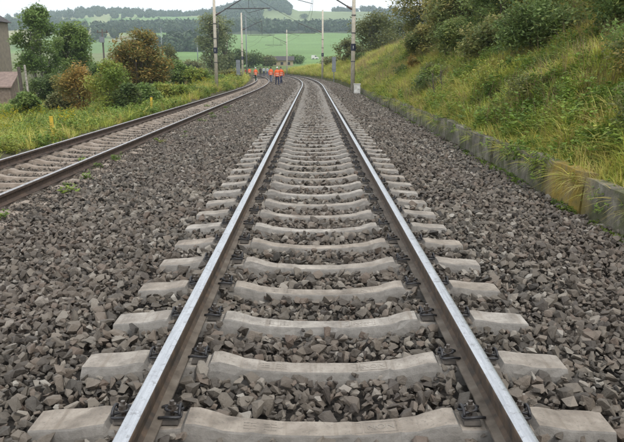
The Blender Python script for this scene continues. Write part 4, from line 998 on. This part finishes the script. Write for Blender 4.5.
def person(label, X, Y, z, rz, top, trousers, vest, cap, stride=.0, h=1.75, bend=.0, armf=0.0):
    k = h / 1.75
    e = empty('person', (X, Y, z), rz); tag(e, label, 'person', 'track workers and walkers on the line')
    j = {}; E = []
    def v(nm, co, rad, par=None):
        j[nm] = (len(j), co, rad)
        if par: E.append((j[par][0], j[nm][0]))
    fy = lambda z_: -bend * max(0, z_ - .95)           # lean forward (towards -y)
    v('pel', (0, 0, .96), (.15, .11)); v('waist', (0, fy(1.1), 1.10), (.135, .10), 'pel'); v('chest', (0, fy(1.3), 1.30), (.165, .115), 'waist')
    v('nb', (0, fy(1.45), 1.44), (.085, .075), 'chest'); v('neck', (0, fy(1.5), 1.50), (.055, .058), 'nb'); v('jaw', (0, fy(1.56) - .015, 1.575), (.066, .08), 'neck'); v('head', (0, fy(1.65), 1.655), (.078, .096), 'jaw'); v('crown', (0, fy(1.72) + .01, 1.725), (.05, .06), 'head')
    for s_, n_ in ((-1, 'l'), (1, 'r')):
        st_ = stride * s_
        v(n_ + 'hip', (s_ * .09, 0, .90), (.095, .10), 'pel'); v(n_ + 'kn', (s_ * .105, -.03 - st_ * .28, .50), (.065, .07), n_ + 'hip')
        v(n_ + 'calf', (s_ * .108, -st_ * .38 + (.02 if st_ < 0 else 0), .32), (.056, .062), n_ + 'kn'); v(n_ + 'an', (s_ * .11, .02 - st_ * .5, .09), (.042, .045), n_ + 'calf'); v(n_ + 'toe', (s_ * .125, -.15 - st_ * .5, .04), (.045, .035), n_ + 'an')
        v(n_ + 'sh', (s_ * .195, fy(1.40), 1.40), (.062, .065), 'nb'); v(n_ + 'el', (s_ * .255, fy(1.15) + .03 + st_ * .12 - armf * .05, 1.13), (.045, .048), n_ + 'sh')
        v(n_ + 'wr', (s_ * (.265 - armf * .12), fy(.9) - .06 + st_ * .2 - armf * .24, .89 + armf * .2), (.03, .034), n_ + 'el'); v(n_ + 'pa', (s_ * (.262 - armf * .14), fy(.82) - .075 + st_ * .22 - armf * .30, .82 + armf * .2), (.022, .04), n_ + 'wr')
    me = bpy.data.meshes.new('body'); me.from_pydata([tuple(c * k for c in q[1]) for q in j.values()], E, []); o = bpy.data.objects.new('tmp', me); COL.objects.link(o)
    o.modifiers.new('skin', 'SKIN'); sv = me.skin_vertices[0].data
    for i, q in enumerate(j.values()): sv[i].radius = (q[2][0] * k, q[2][1] * k)
    sv[0].use_root = True
    ss = o.modifiers.new('sub', 'SUBSURF'); ss.levels = 1; ss.render_levels = 1
    bpy.context.view_layer.update(); bm_ = bpy.data.meshes.new_from_object(o.evaluated_get(bpy.context.evaluated_depsgraph_get())); bpy.data.objects.remove(o)
    mb = MB(); mb.V = [v_.co[:] for v_ in bm_.vertices]; mb.F = [tuple(f.vertices) for f in bm_.polygons]
    for f in bm_.polygons:
        c = f.center / k
        mb.M.append(3 if c.z < .085 else 0 if c.z > 1.505 or (abs(c.x) > .15 and c.z < .9 + armf * .2 and abs(c.x) > .2 - armf * .14 and c.z > .7) else 2 if c.z < .97 and abs(c.x) < .24 else 1)
    for s_ in (-1, 1):                                  # fingers and thumb
        pa = Vector(j[('l' if s_ < 0 else 'r') + 'pa'][1])
        for q, (oy, ln) in enumerate(((-.03, .075), (-.01, .085), (.01, .08), (.03, .062))):
            mb.tube([(pa + Vector((0, oy, -.01))) * k, (pa + Vector((-s_ * .008, oy * 1.1, -.01 - ln * .55))) * k, (pa + Vector((-s_ * .028, oy * 1.1, -.01 - ln))) * k], [.011 * k, .010 * k, .007 * k], 6, 0)
        mb.tube([(pa + Vector((-s_ * .01, -.035, .035))) * k, (pa + Vector((-s_ * .025, -.06, 0))) * k, (pa + Vector((-s_ * .03, -.062, -.03))) * k], [.013 * k, .011 * k, .008 * k], 6, 0)
    hz = Vector(j['head'][1])                           # nose, ears, eyes
    mb.tube([(hz + Vector((0, -.085, .015))) * k, (hz + Vector((0, -.118, -.03))) * k], [.010 * k, .016 * k], 6, 0)
    for s_ in (-1, 1):
        mb.tube([(hz + Vector((s_ * .078, .0, .02))) * k, (hz + Vector((s_ * .09, .012, -.03))) * k], [.018 * k, .012 * k], 6, 0)
        mb.tube([(hz + Vector((s_ * .032, -.080, .01))) * k, (hz + Vector((s_ * .032, -.0935, .01))) * k], [.010 * k, .008 * k], 6, 3)
    mb.tube([(hz + Vector((-.025, -.088, -.062))) * k, (hz + Vector((.025, -.088, -.062))) * k], .007 * k, 6, 4)
    obj('body', mesh('body', mb.V, mb.F, [M['skin'], M[top], M[trousers], M['boot'], M['insul']], mb.M, True), e)
    bpy.data.meshes.remove(bm_)
    if vest:
        V = []; F = []; n = 16; rows = [(.86, .175, .135), (1.0, .172, .135), (1.15, .168, .13), (1.30, .19, .145), (1.40, .175, .125), (1.47, .09, .09)]
        for zz, a_, b_ in rows:
            for q in range(n): th = 2 * math.pi * q / n; V.append((a_ * math.cos(th) * k, (b_ * math.sin(th) + fy(zz)) * k, zz * k))
        for r_ in range(len(rows) - 1):
            for q in range(n): F.append((r_ * n + q, r_ * n + (q + 1) % n, (r_ + 1) * n + (q + 1) % n, (r_ + 1) * n + q))
        vo = obj('vest', mesh('vest', V, F, M['orange'], smooth=True), e)
        mb = MB()
        for zz, a_, b_ in ((.98, .178, .141), (1.16, .174, .137)):
            V = []
            for dz in (-.025, .025):
                for q in range(n): th = 2 * math.pi * q / n; V.append((a_ * math.cos(th) * k, (b_ * math.sin(th) + fy(zz)) * k, (zz + dz) * k))
            mb.add(V, [(q, (q + 1) % n, n + (q + 1) % n, n + q) for q in range(n)])
        mb.build('reflective_band', M['reflect'], vo)
    V = []; F = []; n = 14; rows = [(-.005, .088, .108), (.03, .09, .110), (.075, .075, .09), (.10, .045, .055), (.112, .005, .006)] if cap == 'hair' else [(.02, .105, .135), (.03, .098, .118), (.07, .094, .112), (.11, .07, .08), (.13, .01, .012)]
    for zz, a_, b_ in rows:
        for q in range(n):
            th = 2 * math.pi * q / n; zz2 = zz + (.03 * -math.sin(th) if cap == 'hair' and zz < 0 else 0)
            V.append((a_ * math.cos(th) * k, (b_ * math.sin(th) + fy(1.65) + .008) * k, (1.655 + zz2) * k))
    for r_ in range(len(rows) - 1):
        for q in range(n): F.append((r_ * n + q, r_ * n + (q + 1) % n, (r_ + 1) * n + (q + 1) % n, (r_ + 1) * n + q))
    obj('hair' if cap == 'hair' else 'helmet', mesh('cap', V, F, M[cap], smooth=True), e)
def person_px(label, u, vfeet, Y, rz, *a, **kw):
    X = at(u, vfeet, Y).x; d_ = X - float(cx(Y)); z = float(ballast(d_)) if -7 < d_ < 3.3 else gz(X, Y)
    return person(label, X, Y, z + .0, rz, *a, **kw)
person_px('person in orange vest over orange jacket and navy trousers, mid-stride between the tracks', 277.3, 83, 66, R(10), 'orange', 'navy', True, 'reflect', stride=.35)
person_px('person in orange vest and navy trousers with dark hair, leaning forward mid-stride', 281.2, 82, 70, R(-25), 'orange', 'navy', True, 'hair', stride=.8, bend=.12)
person_px('person in orange vest and pale denim trousers standing on the edge of the neighbouring track', 271, 82, 78, R(160), 'orange', 'denim', True, 'hair', stride=.2)
person_px('person in orange vest, dark green trousers and white helmet by the weeds', 255.8, 82, 84, R(150), 'orange', 'greencloth', True, 'white', stride=.3, armf=.8)
person_px('distant person in orange vest and orange jacket beside the masts', 249.5, 72, 122, R(180), 'orange', 'darkcloth', True, 'hair')
person_px('distant person in dark red top beside the masts', 246, 72, 128, R(200), 'redcloth', 'darkcloth', False, 'hair')
person_px('distant person in dark clothes in the far group', 260.5, 73, 126, R(170), 'darkcloth', 'darkcloth', False, 'hair')
person_px('distant person in pale top in the far group', 263.8, 73, 130, R(190), 'palecloth', 'navy', False, 'hair', stride=.4)
person_px('distant person in pale top and pale denim trousers in the far group', 267.4, 73, 124, R(150), 'palecloth', 'denim', False, 'hair')

# ------------------------------------------------------------------ haze
m = bpy.data.materials.new('haze'); m.use_nodes = True; t = m.node_tree; t.nodes.clear()
pv = t.nodes.new('ShaderNodeVolumePrincipled'); pv.inputs['Color'].default_value = (.74, .87, 1.0, 1); pv.inputs['Density'].default_value = .00032
out = t.nodes.new('ShaderNodeOutputMaterial'); t.links.new(pv.outputs[0], out.inputs['Volume'])
mb = MB(); mb.box((0, 1640, 45), (9000, 3400, 210)); hz = mb.build('haze', m); tag(hz, kind='stuff')
print('tris', sum(len(o.data.polygons) for o in bpy.data.objects if o.type == 'MESH'))
